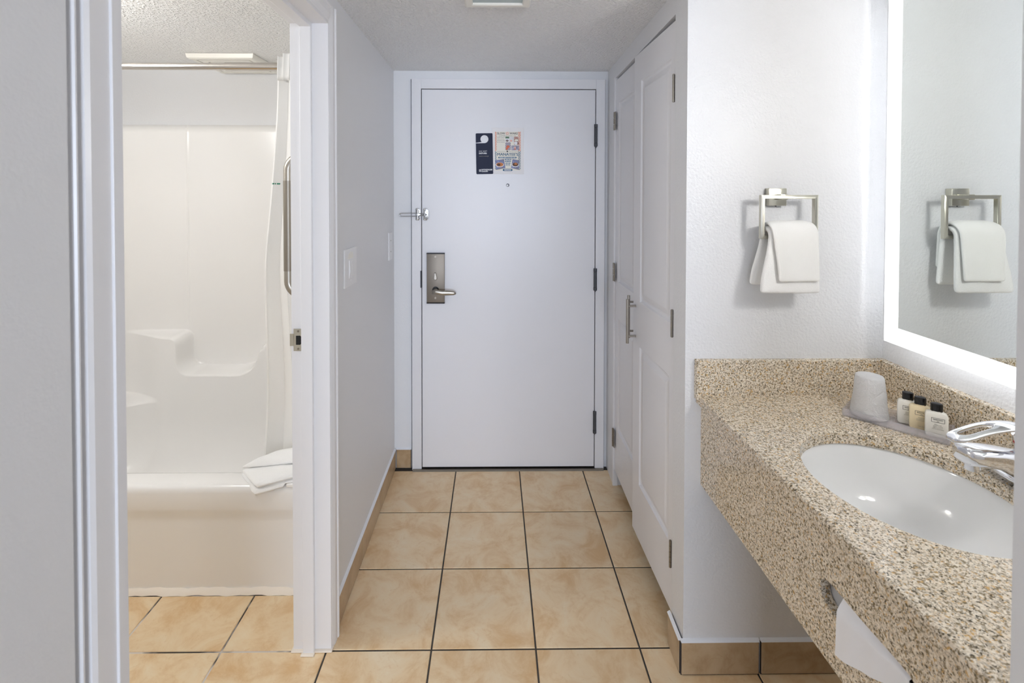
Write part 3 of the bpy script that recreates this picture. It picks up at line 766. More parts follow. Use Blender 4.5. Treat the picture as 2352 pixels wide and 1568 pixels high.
for i in range(len(xs)-1):
    for j in range(len(zs)-1): bm.faces.new((V[i][j], V[i+1][j], V[i+1][j+1], V[i][j+1]))
# thickness of the top flange
for i in range(len(xs)-1):
    a, b = V[i][-1], V[i+1][-1]
    c = bm.verts.new((b.co.x, 2.569, b.co.z)); d = bm.verts.new((a.co.x, 2.569, a.co.z)); bm.faces.new((a, b, c, d))
fin('back_surround', bm, M['gel'], tub, smooth=True)
for x0, x1 in ((BX0, BX0+.006), (BX1-.006, BX1)):
    bm = BM(); box(bm, x0, x1, 1.78, 2.56, .06, 1.83, .002); fin('end_surround', bm, M['gel'], tub)
bm = BM(); box(bm, -.76, BX1, 1.752, 1.80, .394, .409, .005, 3); fin('rim_corner', bm, M['gel'], tub, auto=True)
bm = BM()
def wob(i): return .0022*math.sin(i*2.1)+.0018*math.sin(i*.83+1)
n = 60
grid(bm, lambda u, v: (BX0+(BX1-BX0)*u, (1.767, 1.758+wob(u*n), 1.748+wob(u*n+3))[round(v*2)], (.017+wob(u*n+9), .014, .0004)[round(v*2)]), n, 2)
fin('caulk_bead', bm, M['caulk'], tub, smooth=True)

rod = thing('curtain_rod', 'polished steel shower curtain rod across the bathtub opening', 'curtain rod', (-1.4, 1.80, 1.937))
bm = BM(); tube(bm, [(BX0, 1.80, 1.938), (BX1, 1.80, 1.938)], .0130, 24); fin('rod_tube', bm, M['polished'], rod, auto=True)
bm = BM(); tube(bm, [(-.99, 1.80, 1.938), (BX1, 1.80, 1.938)], .0152, 24); fin('outer_sleeve', bm, M['polished'], rod, auto=True)
for x, s in ((BX0, 1), (BX1, -1)):
    bm = BM(); tube(bm, [(x, 1.80, 1.938), (x+s*.008, 1.80, 1.938), (x+s*.02, 1.80, 1.938)], [.035, .034, .018], 24); fin('end_flange', bm, M['polished'], rod, auto=True)

cu = thing('shower_curtain', 'white shower curtain bunched beside the grab bar and tucked into the bathtub', 'curtain', (-.75, 1.82, 1.93))
def curtain_point(u, v):
    z = 1.915-v*1.74
    # leading edge slants outwards towards the foot
    xl = -.806-.045*smooth(0, .45, v)-.085*smooth(.25, 1, v); xw = -.668
    amp = .010+.010*v
    ph = u*2*PI*2.6+.5
    x = xl+(xw-xl)*u+.006*math.sin(ph*2)*(.4+v)
    y = 1.812+.130*smooth(.35, .80, v)-amp*math.sin(ph+.4*math.sin(3*v))-.004*v*math.sin(9*u+2*v)
    return (x, y, z)
def curtain():
    bm = BM(); grid(bm, curtain_point, 150, 40, lambda u, v: (u*1.6, v*1.7)); return bm
o = fin('curtain_panel', curtain(), M['curtain'], cu, smooth=True)
for x0, yy, zt in ((-.797, 1.782, 1.974), (-.776, 1.778, 1.984), (-.735, 1.782, 1.976), (-.700, 1.782, 1.976)):
    bm = BM()
    pth = [(yy+.006, 1.885), (yy-.001, 1.905), (yy-.002, 1.945), (yy+.002, zt-.004), (yy+.006, zt), (yy+.03, zt), (yy+.043, zt-.01), (yy+.044, 1.93), (yy+.040, 1.885)]
    grid(bm, lambda u, v: (x0+.026*u+.004*math.sin(5*v), pth[round(v*8)][0]+.004*math.sin(3*u), pth[round(v*8)][1]), 6, 8)
    o = fin('hanging_loop', bm, M['curtain'], cu, smooth=True); md = o.modifiers.new('thickness', 'SOLIDIFY'); md.thickness = .0015
bm = BM()
for u0, u1 in ((.02, .05), (.06, .105), (.115, .13), (.14, .175)):
    q = [Vector(curtain_point(u, v))+Vector((0, -.0016, 0)) for u, v in ((u0, .2365), (u1, .2365), (u1, .2335), (u0, .2335))]
    bm.faces.new([bm.verts.new(p) for p in q])
fin('printed_mark', bm, M['print_green'], cu)

gb = thing('grab_bar', 'brushed steel vertical grab bar on the wall beside the bathtub', 'grab bar', (BX1, 1.66, 1.36))
pts = []
xb, xo, yb_ = BX1, -.702, 1.655
zt, zb = 1.593, 1.125
def arcp(cx, cz, r, a0, a1, n=8): return [(cx+r*math.cos(a0+(a1-a0)*k/n), yb_, cz+r*math.sin(a0+(a1-a0)*k/n)) for k in range(n+1)]
pts = [(xb, yb_, zt)]+arcp(xo+.045, zt-.045, .045, PI/2, PI)+arcp(xo+.045, zb+.045, .045, PI, 3*PI/2)+[(xb, yb_, zb)]
bm = BM(); tube(bm, pts, .0158, 20); fin('bar', bm, M['steel'], gb, smooth=True)
bm = BM(); tube(bm, [(xo, yb_, zt-.08), (xo, yb_, zb+.08)], .0166, 20); fin('knurled_grip', bm, M['nickel_dark'], gb, auto=True)
for z in (zt, zb):
    bm = BM(); tube(bm, [(xb, yb_, z), (xb-.010, yb_, z)], .038, 24); fin('flange', bm, M['steel'], gb, auto=True)

vt = thing('exhaust_fan', 'cream square exhaust fan grille on the bathroom ceiling', 'exhaust fan', (-1.276, 2.41, CZ))
VX0, VX1, VY0, VY1 = -1.432, -1.119, 2.262, 2.556
bm = BM()
def rq(i, z): return [bm.verts.new(p) for p in ((VX0+i, VY0+i, z), (VX1-i, VY0+i, z), (VX1-i, VY1-i, z), (VX0+i, VY1-i, z))]
R_ = [rq(0, CZ-.001), rq(.004, CZ-.020), rq(.012, CZ-.024), rq(.030, CZ-.024), rq(.030, CZ-.012), rq(.038, CZ-.012), rq(.038, CZ-.024), rq(.066, CZ-.024), rq(.066, CZ-.012), rq(.074, CZ-.012), rq(.074, CZ-.024)]
for a, b in zip(R_, R_[1:]):
    for k in range(4): bm.faces.new((a[k], a[(k+1) % 4], b[(k+1) % 4], b[k]))
bm.faces.new(R_[-1]); fin('grille', bm, M['vent_white'], vt)
for i in (.030, .066):
    bm = BM()
    A = [bm.verts.new(p) for p in ((VX0+i, VY0+i, CZ-.013), (VX1-i, VY0+i, CZ-.013), (VX1-i, VY1-i, CZ-.013), (VX0+i, VY1-i, CZ-.013))]; j = i+.008
    B = [bm.verts.new(p) for p in ((VX0+j, VY0+j, CZ-.013), (VX1-j, VY0+j, CZ-.013), (VX1-j, VY1-j, CZ-.013), (VX0+j, VY1-j, CZ-.013))]
    for k in range(4): bm.faces.new((A[k], A[(k+1) % 4], B[(k+1) % 4], B[k]))
    fin('slot', bm, M['vent_dark'], vt)
lamp = thing('bathroom_lamp', 'round glass lamp on the bathroom ceiling', 'ceiling light', (-1.56, 1.32, CZ))
bm = BM(); lathe(bm, -1.56, 1.32, [(.11, CZ), (.11, CZ-.02), (.10, CZ-.045), (.07, CZ-.062), (.01, CZ-.07)], 28); fin('glass_shade', bm, M['lamp_glow'], lamp, smooth=True)

# folded towel on the tub rim: quilted layers
def slab(bm, tops, bots, nose, seed, bow=.0, nu=28, nv=22, rest=False):
    """soft pad between four top corners (front left, front right, rear right, rear left) and four bottom heights"""
    rnd = random.Random(seed); a, b, c, d = (Vector(p) for p in tops)
    k1, k2 = rnd.random()*6, rnd.random()*6
    def both(u, v):
        p = a*(1-u)*(1-v)+b*u*(1-v)+c*u*v+d*(1-u)*v
        zb = bots[0]*(1-u)*(1-v)+bots[1]*u*(1-v)+bots[2]*u*v+bots[3]*(1-u)*v
        e = min(u, 1-u, v, 1-v); ro = (1-min(1, e/nose)); ro = 1-math.sqrt(max(0, 1-ro*ro))
        m = (p.z+zb)/2; zt = p.z+bow*math.sin(PI*min(1, u*1.0))**.6*math.sin(PI*v)**.8+.0032*math.sin(7*u+k1)*math.sin(5*v+k2)+.0012*math.sin(17*u+11*v)
        # rounded plan corners
        q = Vector((p.x, p.y, 0)); cu_, cv_ = abs(2*u-1), abs(2*v-1); r = max(0, cu_+cv_-1.72)
        ctr = (a+b+c+d)/4; q = q+(Vector((ctr.x, ctr.y, 0))-q)*r*.13
        lo = m+(zb-m)*(1-ro)
        if rest and q.y > 1.7525: lo = max(lo, .4105 if q.x > -.768 else .402-.012*(1-smooth(1.7525, 1.768, q.y)))
        return Vector((q.x, q.y, max(m+(zt-m)*(1-ro), lo+.001))), Vector((q.x, q.y, lo))
    T = grid(bm, lambda u, v: both(u, v)[0], nu, nv); Bt = grid(bm, lambda u, v: both(u, v)[1], nu, nv)
    for i in range(nu):
        for x in (0, nv): bm.faces.new((T[i][x], T[i+1][x], Bt[i+1][x], Bt[i][x]))
    for j in range(nv):
        for x in (0, nu): bm.faces.new((T[x][j], T[x][j+1], Bt[x][j+1], Bt[x][j]))
tw = thing('bath_towel', 'folded white bath towel lying on the bathtub rim', 'towel', (-.80, 1.80, RZ))
bm = BM()
slab(bm, [(-.868, 1.735, .394), (-.656, 1.772, .432), (-.656, 1.90, .438), (-.966, 1.828, .411)], [.367, .4115, .4115, .4025], .14, 1, rest=True)
fin('lower_fold', bm, M['terry'], tw, smooth=True)
bm = BM()
slab(bm, [(-.861, 1.738, .416), (-.656, 1.775, .460), (-.656, 1.90, .462), (-.964, 1.830, .425)], [.395, .432, .438, .410], .16, 2)
fin('middle_fold', bm, M['terry'], tw, smooth=True)
bm = BM()
slab(bm, [(-.962, 1.826, .432), (-.656, 1.808, .476), (-.656, 1.905, .490), (-.925, 1.880, .442)], [.422, .456, .462, .425], .22, 4, .016)
fin('top_flap', bm, M['terry'], tw, smooth=True)

# ------------------------------------------------------------------ vanity
vc = thing('vanity_counter', 'speckled beige granite vanity counter with backsplash and deep apron', 'counter', (.9, 1.0, .85))
CX0, CX1, CY0, CY1, CT, CB = .6135, 1.184, .5235, 1.447, .865, .835
SX, SY, SA, SB = .872, .992, .187, .213
def ring_pts(hole, rect, cen):
    """pairs hole point / rectangle point seen along the same direction, rectangle corners included"""
    x0, x1, y0, y1 = rect; cx, cy = cen
    cor = [math.atan2(y-cy, x-cx) % (2*PI) for x in (x0, x1) for y in (y0, y1)]
    ang = sorted({round(2*PI*k/96, 6) for k in range(96)} | {round(a, 6) for a in cor})
    out = []
    for a in ang:
        c, s = math.cos(a), math.sin(a)
        t = min([((x1 if c > 0 else x0)-cx)/c if abs(c) > 1e-9 else 1e9, ((y1 if s > 0 else y0)-cy)/s if abs(s) > 1e-9 else 1e9])
        out.append((hole(a), (cx+t*c, cy+t*s)))
    return out
def slab_with_hole(bm, pairs, mk, h0, h1, ease=.0):
    """mk(p2,h)->3d ; h0 back, h1 face"""
    n = len(pairs)
    lay = []
    for h, dh, di in ((h0, 0, 0), (h1-ease, 0, 0), (h1, ease, ease)):
        ho, ro = [], []
        for hp_, rp in pairs:
            ho.append(bm.verts.new(mk(hp_, h, di, hp_))); ro.append(bm.verts.new(mk(rp, h, 0, rp)))
        lay.append((ho, ro))
    (h0_, r0_), (h1_, r1_), (h2_, r2_) = lay
    for k in range(n):
        q = (k+1) % n
        bm.faces.new((h2_[k], h2_[q], r2_[q], r2_[k])); bm.faces.new((h0_[k], r0_[k], r0_[q], h0_[q]))
        bm.faces.new((h0_[k], h0_[q], h1_[q], h1_[k])); bm.faces.new((h1_[k], h1_[q], h2_[q], h2_[k]))
        bm.faces.new((r0_[k], r1_[k], r1_[q], r0_[q])); bm.faces.new((r1_[k], r2_[k], r2_[q], r1_[q]))
def ell(a):
    c, s = math.cos(a), math.sin(a); t = 1/math.sqrt((c/SA)**2+(s/SB)**2); return (SX+t*c, SY+t*s)
pairs = ring_pts(ell, (CX0+.004, CX1, CY0, CY1), (SX, SY))
def mk_top(p, h, di, q):
    v = Vector((p[0]-SX, p[1]-SY)); L = v.length or 1; return (p[0]+v.x/L*di, p[1]+v.y/L*di, h)
bm = BM(); slab_with_hole(bm, pairs, mk_top, CB, CT, .003)
fin('counter_top', bm, M['granite'], vc)
bm = BM(); prism(bm, [(CX0+.0045, CB), (CX0+.001, CB+.002), (CX0, CB+.006), (CX0, CT-.006), (CX0+.001, CT-.002), (CX0+.0045, CT)], 'y', CY0, CY1); fin('front_edge', bm, M['granite'], vc)
bm = BM(); box(bm, .608, CX1-.02, 1.427, 1.4469, CT-.014, .970, .002); fin('end_backsplash', bm, M['granite'], vc)
bm = BM(); box(bm, 1.164, 1.1838, CY0, 1.4268, CT, .970, .0015); box(bm, 1.164, 1.1838, 1.4268, 1.4469, CT, .970); fin('back_backsplash', bm, M['granite'], vc)
# apron with the tissue slot
SLY0, SLY1, SLZ, SLR = .690, .912, .7145, .0255
def stad(a):
    c, s = math.cos(a), math.sin(a); hl = (SLY1-SLY0)/2-SLR
    # ray from the middle against a stadium
    t = SLR/abs(s) if abs(s) > 1e-9 else 1e9
    if abs(t*c) > hl:
        sg = 1 if c > 0 else -1
        # circle centre (sg*hl,0)
        b = c*sg*hl; t = b+math.sqrt(max(0, b*b-hl*hl+SLR*SLR))
    return ((SLY0+SLY1)/2+t*c, SLZ+t*s)
cen = ((SLY0+SLY1)/2, SLZ)
pairs = ring_pts(stad, (CY0, CY1, .586, CB), cen)
def mk_ap(p, h, di, q):
    v = Vector((p[0]-cen[0], p[1]-cen[1])); L = v.length or 1; return (h, p[0]+v.x/L*di, p[1]+v.y/L*di)
bm = BM(); slab_with_hole(bm, pairs, mk_ap, .650, .630, -.002)
fin('apron', bm, M['granite'], vc)

sk = thing('sink', 'white oval undermount china sink in the granite counter', 'sink', (SX, SY, CB))
bm = BM()
prof = [(1.07, .0), (1.03, -.0), (1.015, -.004), (1.0, -.014), (.975, -.04), (.93, -.072), (.84, -.105), (.70, -.128), (.5, -.140), (.3, -.146), (.13, -.149), (.11, -.150)]
rings = []
for r, z in prof:
    rings.append([bm.verts.new((SX+SA*r*math.cos(2*PI*k/72), SY+SB*r*math.sin(2*PI*k/72), CB-.0005+z)) for k in range(72)])
for a, b in zip(rings, rings[1:]):
    for k in range(72): bm.faces.new((a[k], a[(k+1) % 72], b[(k+1) % 72], b[k]))
bm.faces.new(rings[-1]); o = fin('basin', bm, M['sink'], sk, smooth=True)
md = o.modifiers.new('thickness', 'SOLIDIFY'); md.thickness = .008; md.offset = -1
bm = BM(); lathe(bm, SX, SY, [(.024, CB-.149), (.024, CB-.1465), (.020, CB-.1460), (.016, CB-.148)], 28); fin('drain', bm, M['chrome'], sk, auto=True)

# faucet
fx, fy = 1.100, .966
fc = thing('faucet', 'chrome single lever faucet behind the sink', 'faucet', (fx, fy, CT))
bm = BM(); 
def oval(bm, cx, cy, hx, hy, z0, z1, ease=.004, n=40):
    rr = [(1, z0), (1, z1-ease), (.97, z1-ease*.3), (.90, z1)]
    rings = []
    for s_, z in rr:
        ring = []
        for k in range(n):
            a = 2*PI*k/n; ex = 2/3.2
            ring.append(bm.verts.new((cx+hx*s_*math.copysign(abs(math.cos(a))**ex, math.cos(a)), cy+hy*s_*math.copysign(abs(math.sin(a))**ex, math.sin(a)), z)))
        rings.append(ring)
    for a, b in zip(rings, rings[1:]):
        for k in range(n): bm.faces.new((a[k], a[(k+1) % n], b[(k+1) % n], b[k]))
    bm.faces.new(rings[0][::-1]); bm.faces.new(rings[-1])
oval(bm, fx, fy, .027, .078, CT, CT+.014); fin('deck_plate', bm, M['chrome'], fc, smooth=True)
def sweep(bm, secs, n=24, ex=.62):
    """secs: (x, zc, halfwidth_y, halfheight_z) superellipse sections along x"""
    rings = []
    for x, zc, hw, hh in secs:
        rings.append([bm.verts.new((x, fy+hw*math.copysign(abs(math.cos(a))**ex, math.cos(a)), zc+hh*math.copysign(abs(math.sin(a))**ex, math.sin(a)))) for a in [2*PI*k/n for k in range(n)]])
    for a, b in zip(rings, rings[1:]):
        for k in range(n): bm.faces.new((a[k], a[(k+1) % n], b[(k+1) % n], b[k]))
    bm.faces.new(rings[0][::-1]); bm.faces.new(rings[-1])
bm = BM(); sweep(bm, [(.9555, .936, .012, .010), (.958, .936, .022, .0155), (.965, .9365, .0265, .017), (.985, .936, .028, .018), (1.02, .932, .029, .020), (1.05, .922, .030, .026), (1.075, .912, .031, .034), (1.10, .906, .031, .036), (1.122, .902, .026, .032), (1.128, .900, .012, .02)])
fin('spout', bm, M['chrome'], fc, smooth=True)
bm = BM(); tube(bm, [(.979, fy, .922), (.979, fy, .905)], .0125, 24); fin('aerator', bm, M['chrome'], fc, auto=True)
bm = BM(); tube(bm, [(1.092, fy, .93), (1.088, fy, .955), (1.080, fy, .978)], [.020, .0165, .0155], 22); fin('lever_stem', bm, M['chrome'], fc, auto=True)
for m, dy in (('red', .0035), ('blue', -.0035)):
    bm = BM(); disc(bm, (1.0705, fy+dy, .960), (-1, 0, .25), .0036, .0008, 12); fin('temperature_mark', bm, M[m], fc)
def lever_loop():
    bm = BM()
    # outline stations along the lever: x, z centre, outer half width, inner half width (0 = solid)
    st = [(.931, .968, .006, 0), (.934, .9695, .0125, 0), (.941, .972, .0175, 0), (.948, .9745, .0195, 0), (.950, .975, .0198, .003), (.956, .977, .0205, .0085), (.968, .981, .0210, .0098), (.985, .9865, .0212, .0100), (1.000, .9905, .0213, .0098), (1.012, .993, .0213, .0085), (1.018, .994, .0213, .003), (1.020, .9945, .0213, 0), (1.045, .997, .0213, 0), (1.07, .996, .0205, 0), (1.09, .990, .0185, 0), (1.104, .981, .0145, 0), (1.109, .975, .007, 0)]
    th = .0045
    def hh(f): return th*(1-.35*f*f)
    for sgn in (1, -1):
        prev = None
        for x, z, wo, wi in st:
            row = []
            for k in range(5):
                w = wi+(wo-wi)*k/4; f = w/.0215
                row.append((x, fy+sgn*w, z+hh(f)-.003*f*f, z-hh(f)-.003*f*f))
            cur = [(bm.verts.new((a, b, c)), bm.verts.new((a, b, d))) for a, b, c, d in row]
            if prev:
                for k in range(4):
                    bm.faces.new((prev[k][0], prev[k+1][0], cur[k+1][0], cur[k][0])); bm.faces.new((prev[k][1], cur[k][1], cur[k+1][1], prev[k+1][1]))
                bm.faces.new((prev[4][0], prev[4][1], cur[4][1], cur[4][0]))
                if wi > 0 or pw > 0: bm.faces.new((prev[0][0], cur[0][0], cur[0][1], prev[0][1]))
            else:
                for k in range(4): bm.faces.new((cur[k][0], cur[k][1], cur[k+1][1], cur[k+1][0]))
            prev = cur; pw = wi
        for k in range(4): bm.faces.new((prev[k][0], prev[k+1][0], prev[k+1][1], prev[k][1]))
    bmesh.ops.remove_doubles(bm, verts=bm.verts[:], dist=1e-5)
    return bm
o = fin('lever_handle', lever_loop(), M['chrome'], fc, smooth=True)
md = o.modifiers.new('soft', 'SUBSURF'); md.levels = 2; md.render_levels = 2

# tray, cup, bottles
A_ = Vector((.9495, 1.2938, 0)); ud = Vector((.1405, -.1638, 0)); TL = ud.length; ud.normalize(); vd = Vector((-ud.y, ud.x, 0)); TW = .097
cen_t = A_+ud*TL/2+vd*TW/2
ty = thing('acrylic_tray', 'clear acrylic amenity tray on the granite counter', 'tray', (cen_t.x, cen_t.y, CT))
bm = BM(); box(bm, -TL/2, TL/2, -TW/2, TW/2, 0, .004, .001); w = .004
for a in ((-TL/2, TL/2, -TW/2, -TW/2+w), (-TL/2, TL/2, TW/2-w, TW/2), (-TL/2, -TL/2+w, -TW/2+w, TW/2-w), (TL/2-w, TL/2, -TW/2+w, TW/2-w)): box(bm, *a, .004, .020, .0008)
bm.transform(Matrix(((ud.x, vd.x, 0, cen_t.x), (ud.y, vd.y, 0, cen_t.y), (0, 0, 1, CT+.0005), (0, 0, 0, 1)))); fin('tray_body', bm, M['acrylic'], ty)

TZ = CT+.0050
CXc, CYc = 1.0185, 1.2865
cp = thing('plastic_cup', 'upturned plastic cup in a cloudy wrapper on the acrylic tray', 'cup', (CXc, CYc, TZ))
bm = BM(); lathe(bm, CXc, CYc, [(.0415, TZ), (.043, TZ+.003), (.0425, TZ+.008), (.0395, TZ+.030), (.0365, TZ+.06), (.034, TZ+.088), (.0325, TZ+.104), (.030, TZ+.108), (.02, TZ+.109), (.004, TZ+.113)], 44)
for v in bm.verts:
    h = (v.co.z-TZ)/.11; a = math.atan2(v.co.y-CYc, v.co.x-CXc)
    k = 1+.012*math.sin(5*a+9*h)+.008*math.sin(11*a-5*h); v.co.x = CXc+(v.co.x-CXc)*k; v.co.y = CYc+(v.co.y-CYc)*k
fin('wrapped_cup', bm, M['cup_wrap'], cp, smooth=True)

def bottle(cx, cy, label, mat, lines, yaw):
    t = thing('toiletry_bottle', label, 'bottle', (cx, cy, TZ), 'toiletry bottles on the tray')
    Xd = Vector((math.cos(yaw), math.sin(yaw), 0)); Yd = Vector((-math.sin(yaw), math.cos(yaw), 0))
    T = Matrix(((Xd.x, Yd.x, 0, cx), (Xd.y, Yd.y, 0, cy), (0, 0, 1, TZ), (0, 0, 0, 1)))
    bm = BM(); hw, hd, h = .0215, .0105, .060
    out = [(-hw, .006), (-hw+.002, .0015), (-hw+.006, 0), (hw-.006, 0), (hw-.002, .0015), (hw, .006), (hw, h-.007), (hw-.003, h-.002), (hw-.008, h), (-hw+.008, h), (-hw+.003, h-.002), (-hw, h-.007)]
    prism(bm, out, 'y', -hd, hd, .0022)
    tube(bm, [(0, 0, h-.0005), (0, 0, h+.003)], .010, 20)
    bm.transform(T); fin('body', bm, mat, t, auto=True)
    bm = BM()
    ring = lambda z, s: [bm.verts.new((.0118*s*math.cos(2*PI*k/28), .0088*s*math.sin(2*PI*k/28), z)) for k in range(28)]
    rs = [ring(h+.002, .97), ring(h+.003, 1), ring(h+.0185, 1), ring(h+.0205, .97), ring(h+.0212, .88)]
    for a, b in zip(rs, rs[1:]):
        for k in range(28): bm.faces.new((a[k], a[(k+1) % 28], b[(k+1) % 28], b[k]))
    bm.faces.new(rs[0][::-1]); bm.faces.new(rs[-1]); bm.transform(T); fin('cap', bm, M['black'], t, auto=True)
    bm = BM(); e = .0007
    lx0, lx1, lz0, lz1 = -.0105, .0145, .0370, .0475
    for q in ((lx0, lx1, lz0, lz0+e), (lx0, lx1, lz1-e, lz1), (lx0, lx0+e, lz0, lz1), (lx1-e, lx1, lz0, lz1)): box(bm, q[0], q[1], -hd-.0003, -hd, q[2], q[3])
    bm.transform(T); fin('label_box', bm, M['ink'], t)
    def tx(s, size, z, m, sx=1):
        p = T @ Vector((.002, -hd-.0003, z)); text('lettering', s, size, m, t, p, Xd, (0, 0, 1), 'CENTER', .0001, 0, sx)
    tx('BEEKMAN', .0040, .0424, M['ink'], 1.0); tx('1802', .0026, .0388, M['ink'])
    z = .0300
    for s in lines: tx(s, .0026, z, M['ink_grey'], 1.15); z -= .0034
    tx('1 fl oz / 30 mL', .0024, .0085, M['ink_grey'])
    return t
BY = math.radians(-38)
P1, P2, P3 = (1.083, 1.240), (1.089, 1.210), (1.096, 1.172)
bottle(*P1, 'milky toiletry bottle beside the wrapped cup, its print partly covered', M['lotion_white'], ['FRESH AIR', 'SHAMPOO', 'SHAMPOOING'], BY)
bottle(*P2, 'amber toiletry bottle between two milky bottles on the tray', M['lotion_amber'], ['FRESH AIR', 'CONDITIONER', 'REVITALISANT'], BY)
bottle(*P3, 'milky toiletry bottle beside the faucet lever, its print fully shown', M['lotion_white'], ['FRESH AIR', 'BODY WASH', 'NETTOYANT', 'POUR LE CORPS'], BY)

# tissue in the apron slot
tb = thing('tissue_box', 'grey tissue box fixed behind the slot in the granite apron', 'tissue box', (.70, .80, .71))
bm = BM(); box(bm, .651, .687, .675, .930, .655, .775, .003); fin('carton', bm, M['frame_grey'], tb)
bm = BM(); box(bm, .6500, .6512, .700, .868, .706, .722); fin('opening', bm, M['black'], tb)
bm = BM()
def tis(u, v):
    # u along the slot, v from the slot down to the free hem
    y = .860-.148*u
    zt = .7375
    zb = .622+.088*u**1.15
    z = zt+(zb-zt)*v
    fold = .0022*math.sin(17*u+1.5*v)*(.3+v)
    x = .640-.013*smooth(0, .30, v)-.002*v+fold*.6+.004*u
    return (x, y+.004*v*(1-2*u), z)
grid(bm, tis, 40, 24); o = fin('facial_tissue', bm, M['tissue'], None, smooth=True)
tag(o, 'white facial tissue hanging out of the slot in the granite apron', 'tissue')

# lit mirror
MX, MY0, MY1, MZ0, MZ1, BW = 1.120, .60, 1.365, 1.049, 2.085, .048
mr = thing('lit_mirror', 'backlit rectangular mirror with a glowing frosted border above the counter', 'mirror', (MX, 1.0, 1.5))
bm = BM(); box(bm, MX, MX+.004, MY0+BW, MY1-BW, MZ0+BW, MZ1-BW); fin('mirror_glass', bm, M['mirror'], mr)
bm = BM()
box(bm, MX, MX+.004, MY0, MY0+BW, MZ0, MZ1); box(bm, MX, MX+.004, MY1-BW, MY1, MZ0, MZ1); box(bm, MX, MX+.004, MY0+BW, MY1-BW, MZ0, MZ0+BW); box(bm, MX, MX+.004, MY0+BW, MY1-BW, MZ1-BW, MZ1)
fin('frosted_border', bm, M['frost'], mr)
bm = BM(); box(bm, MX+.004, 1.184, MY0+.03, MY1-.03, MZ0+.03, MZ1-.03); fin('chassis', bm, M['frame_grey'], mr)
bm = BM(); c0, c1 = MX+.0045, MX+.0085
box(bm, c0, c1, MY0+.04, MY1-.04, MZ0+.026, MZ0+.0299); box(bm, c0, c1, MY0+.04, MY1-.04, MZ1-.0299, MZ1-.026); box(bm, c0, c1, MY1-.0299, MY1-.026, MZ0+.04, MZ1-.04); box(bm, c0, c1, MY0+.026, MY0+.0299, MZ0+.04, MZ1-.04)
fin('led_strip', bm, M['led'], mr)

# globe lamp on the wing wall at the near end of the niche
wl = thing('wall_lamp', 'opal globe wall lamp on the wing wall at the end of the vanity niche', 'wall lamp', (1.03, .523, 1.64))
bm = BM(); tube(bm, [(1.03, .523, 1.58), (1.03, .535, 1.58)], .05, 28); fin('backplate', bm, M['nickel'], wl, auto=True)
bm = BM(); tube(bm, [(1.03, .535, 1.58), (1.03, .575, 1.58), (1.03, .605, 1.59), (1.03, .615, 1.615)], .009, 12); tube(bm, [(1.03, .615, 1.61), (1.03, .615, 1.63)], .03, 20); fin('arm', bm, M['nickel'], wl, auto=True)
bm = BM(); bmesh.ops.create_uvsphere(bm, u_segments=28, v_segments=18, radius=.06, matrix=Matrix.Translation((1.03, .615, 1.695))); fin('globe', bm, M['globe'], wl, smooth=True)

# towel ring with hand towel and washcloth
tr = thing('towel_ring', 'satin nickel square towel ring on the wall beside the lit mirror', 'towel ring', (.845, 1.447, 1.46))
bm = BM(); box(bm, .818, .872, 1.425, 1.447, 1.434, 1.486, .002); fin('mounting_plate', bm, M['nickel'], tr, auto=True)
bm = BM(); box(bm, .835, .855, 1.392, 1.426, 1.452, 1.468, .001); fin('post', bm, M['nickel'], tr, auto=True)
bm = BM(); b = .011; ry0, ry1 = 1.379, 1.392
lo_ = []
for y in (ry0, ry1):
    lo_.append([[bm.verts.new((x, y, z)) for x, z in ((.770+i, 1.339+i), (.936-i, 1.339+i), (.936-i, 1.466-i), (.770+i, 1.466-i))] for i in (0, b)])
for k in range(4):
    q = (k+1) % 4; (fo, fi), (bo, bi) = lo_
    for f in ((fo[k], fo[q], fi[q], fi[k]), (bo[k], bi[k], bi[q], bo[q]), (fo[k], bo[k], bo[q], fo[q]), (fi[k], fi[q], bi[q], bi[k])): bm.faces.new(f)
bmesh.ops.bevel(bm, geom=bm.edges[:], offset=.0007, segments=1, affect='EDGES')
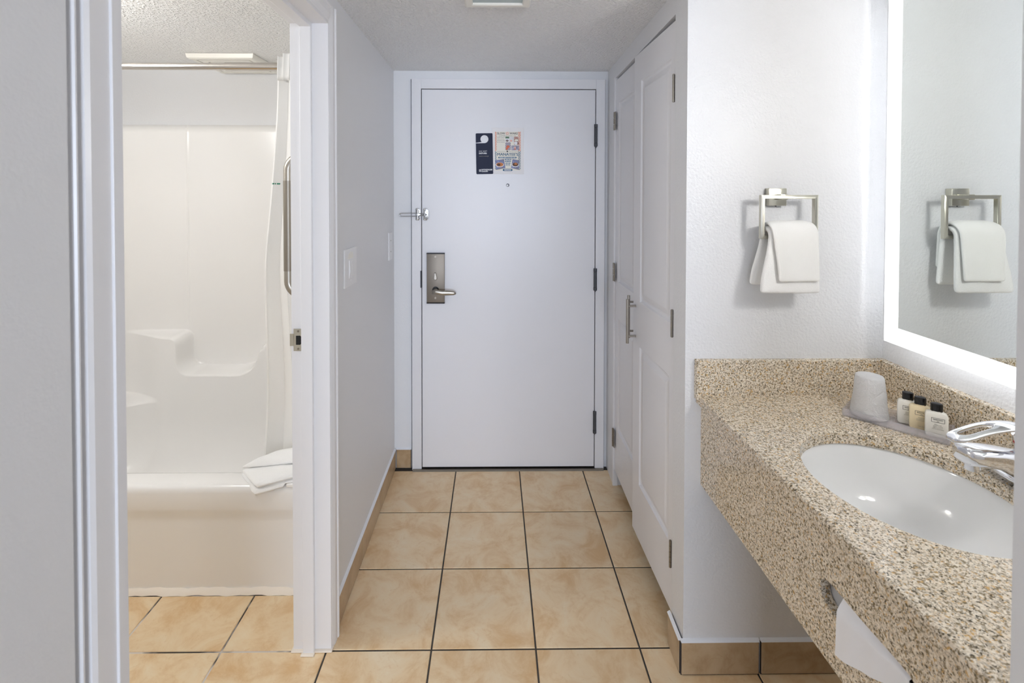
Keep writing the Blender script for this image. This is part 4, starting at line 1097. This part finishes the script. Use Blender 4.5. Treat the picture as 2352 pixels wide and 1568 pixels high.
fin('ring', bm, M['nickel'], tr, auto=True)
bm = BM(); disc(bm, (.845, 1.436, 1.434), (0, 0, -1), .002, .003, 10); fin('set_screw', bm, M['hinge_grey'], tr)

def drape(name, mat, label, xt0, xt1, xb0, xb1, zbar, rad, zf, zb, th, fold_seed, ripple):
    """cloth hung over the bottom bar of the ring; front hem zf, rear hem zb"""
    yc = 1.3855; rnd = random.Random(fold_seed); k1 = rnd.random()*6
    path = []
    n1, n2, n3 = 9, 6, 9
    for i in range(n1): path.append((yc-rad-.010*(1-i/n1), zf+(zbar-zf)*i/n1))
    for i in range(n2+1):
        a = PI-PI*i/n2; path.append((yc+rad*math.cos(a), zbar+rad*math.sin(a)))
    for i in range(1, n3+1): path.append((yc+rad+.006*i/n3, zbar-(zbar-zb)*i/n3))
    np_ = len(path)-1
    def P(u, v):
        y, z = path[round(v*np_)]
        zmin = zf if y < yc else zb
        dn_ = smooth(0, 1, (zbar+rad-z)/(zbar+rad-zmin))
        x0 = xt0+(xb0-xt0)*dn_; x1 = xt1+(xb1-xt1)*dn_
        x = x0+(x1-x0)*u
        yy = y+ripple*math.sin(6*u+k1)*dn_*.5
        zz = z-.006*(1-smooth(0, .22, min(u, 1-u)))*(1-dn_)
        return (x, yy, zz)
    bm = BM(); grid(bm, P, 9, np_)
    o = fin(name, bm, mat, None, smooth=True)
    md = o.modifiers.new('thickness', 'SOLIDIFY'); md.thickness = th; md.offset = 1
    md2 = o.modifiers.new('soft', 'SUBSURF'); md2.levels = 2; md2.render_levels = 2
    return o
o = drape('hand_towel', M['terry'], '', .784, .921, .756, .926, 1.354, .0135, 1.186, 1.200, .015, 3, .004)
tag(o, 'white terry hand towel draped over the towel ring under a washcloth', 'towel')
o = drape('washcloth', M['ribbed'], '', .787, .918, .799, .916, 1.355, .0310, 1.222, 1.250, .009, 5, .003)
tag(o, 'ribbed white washcloth laid over the hand towel on the towel ring', 'washcloth')

for ob in bpy.data.objects:
    if '_org' in ob: del ob['_org']
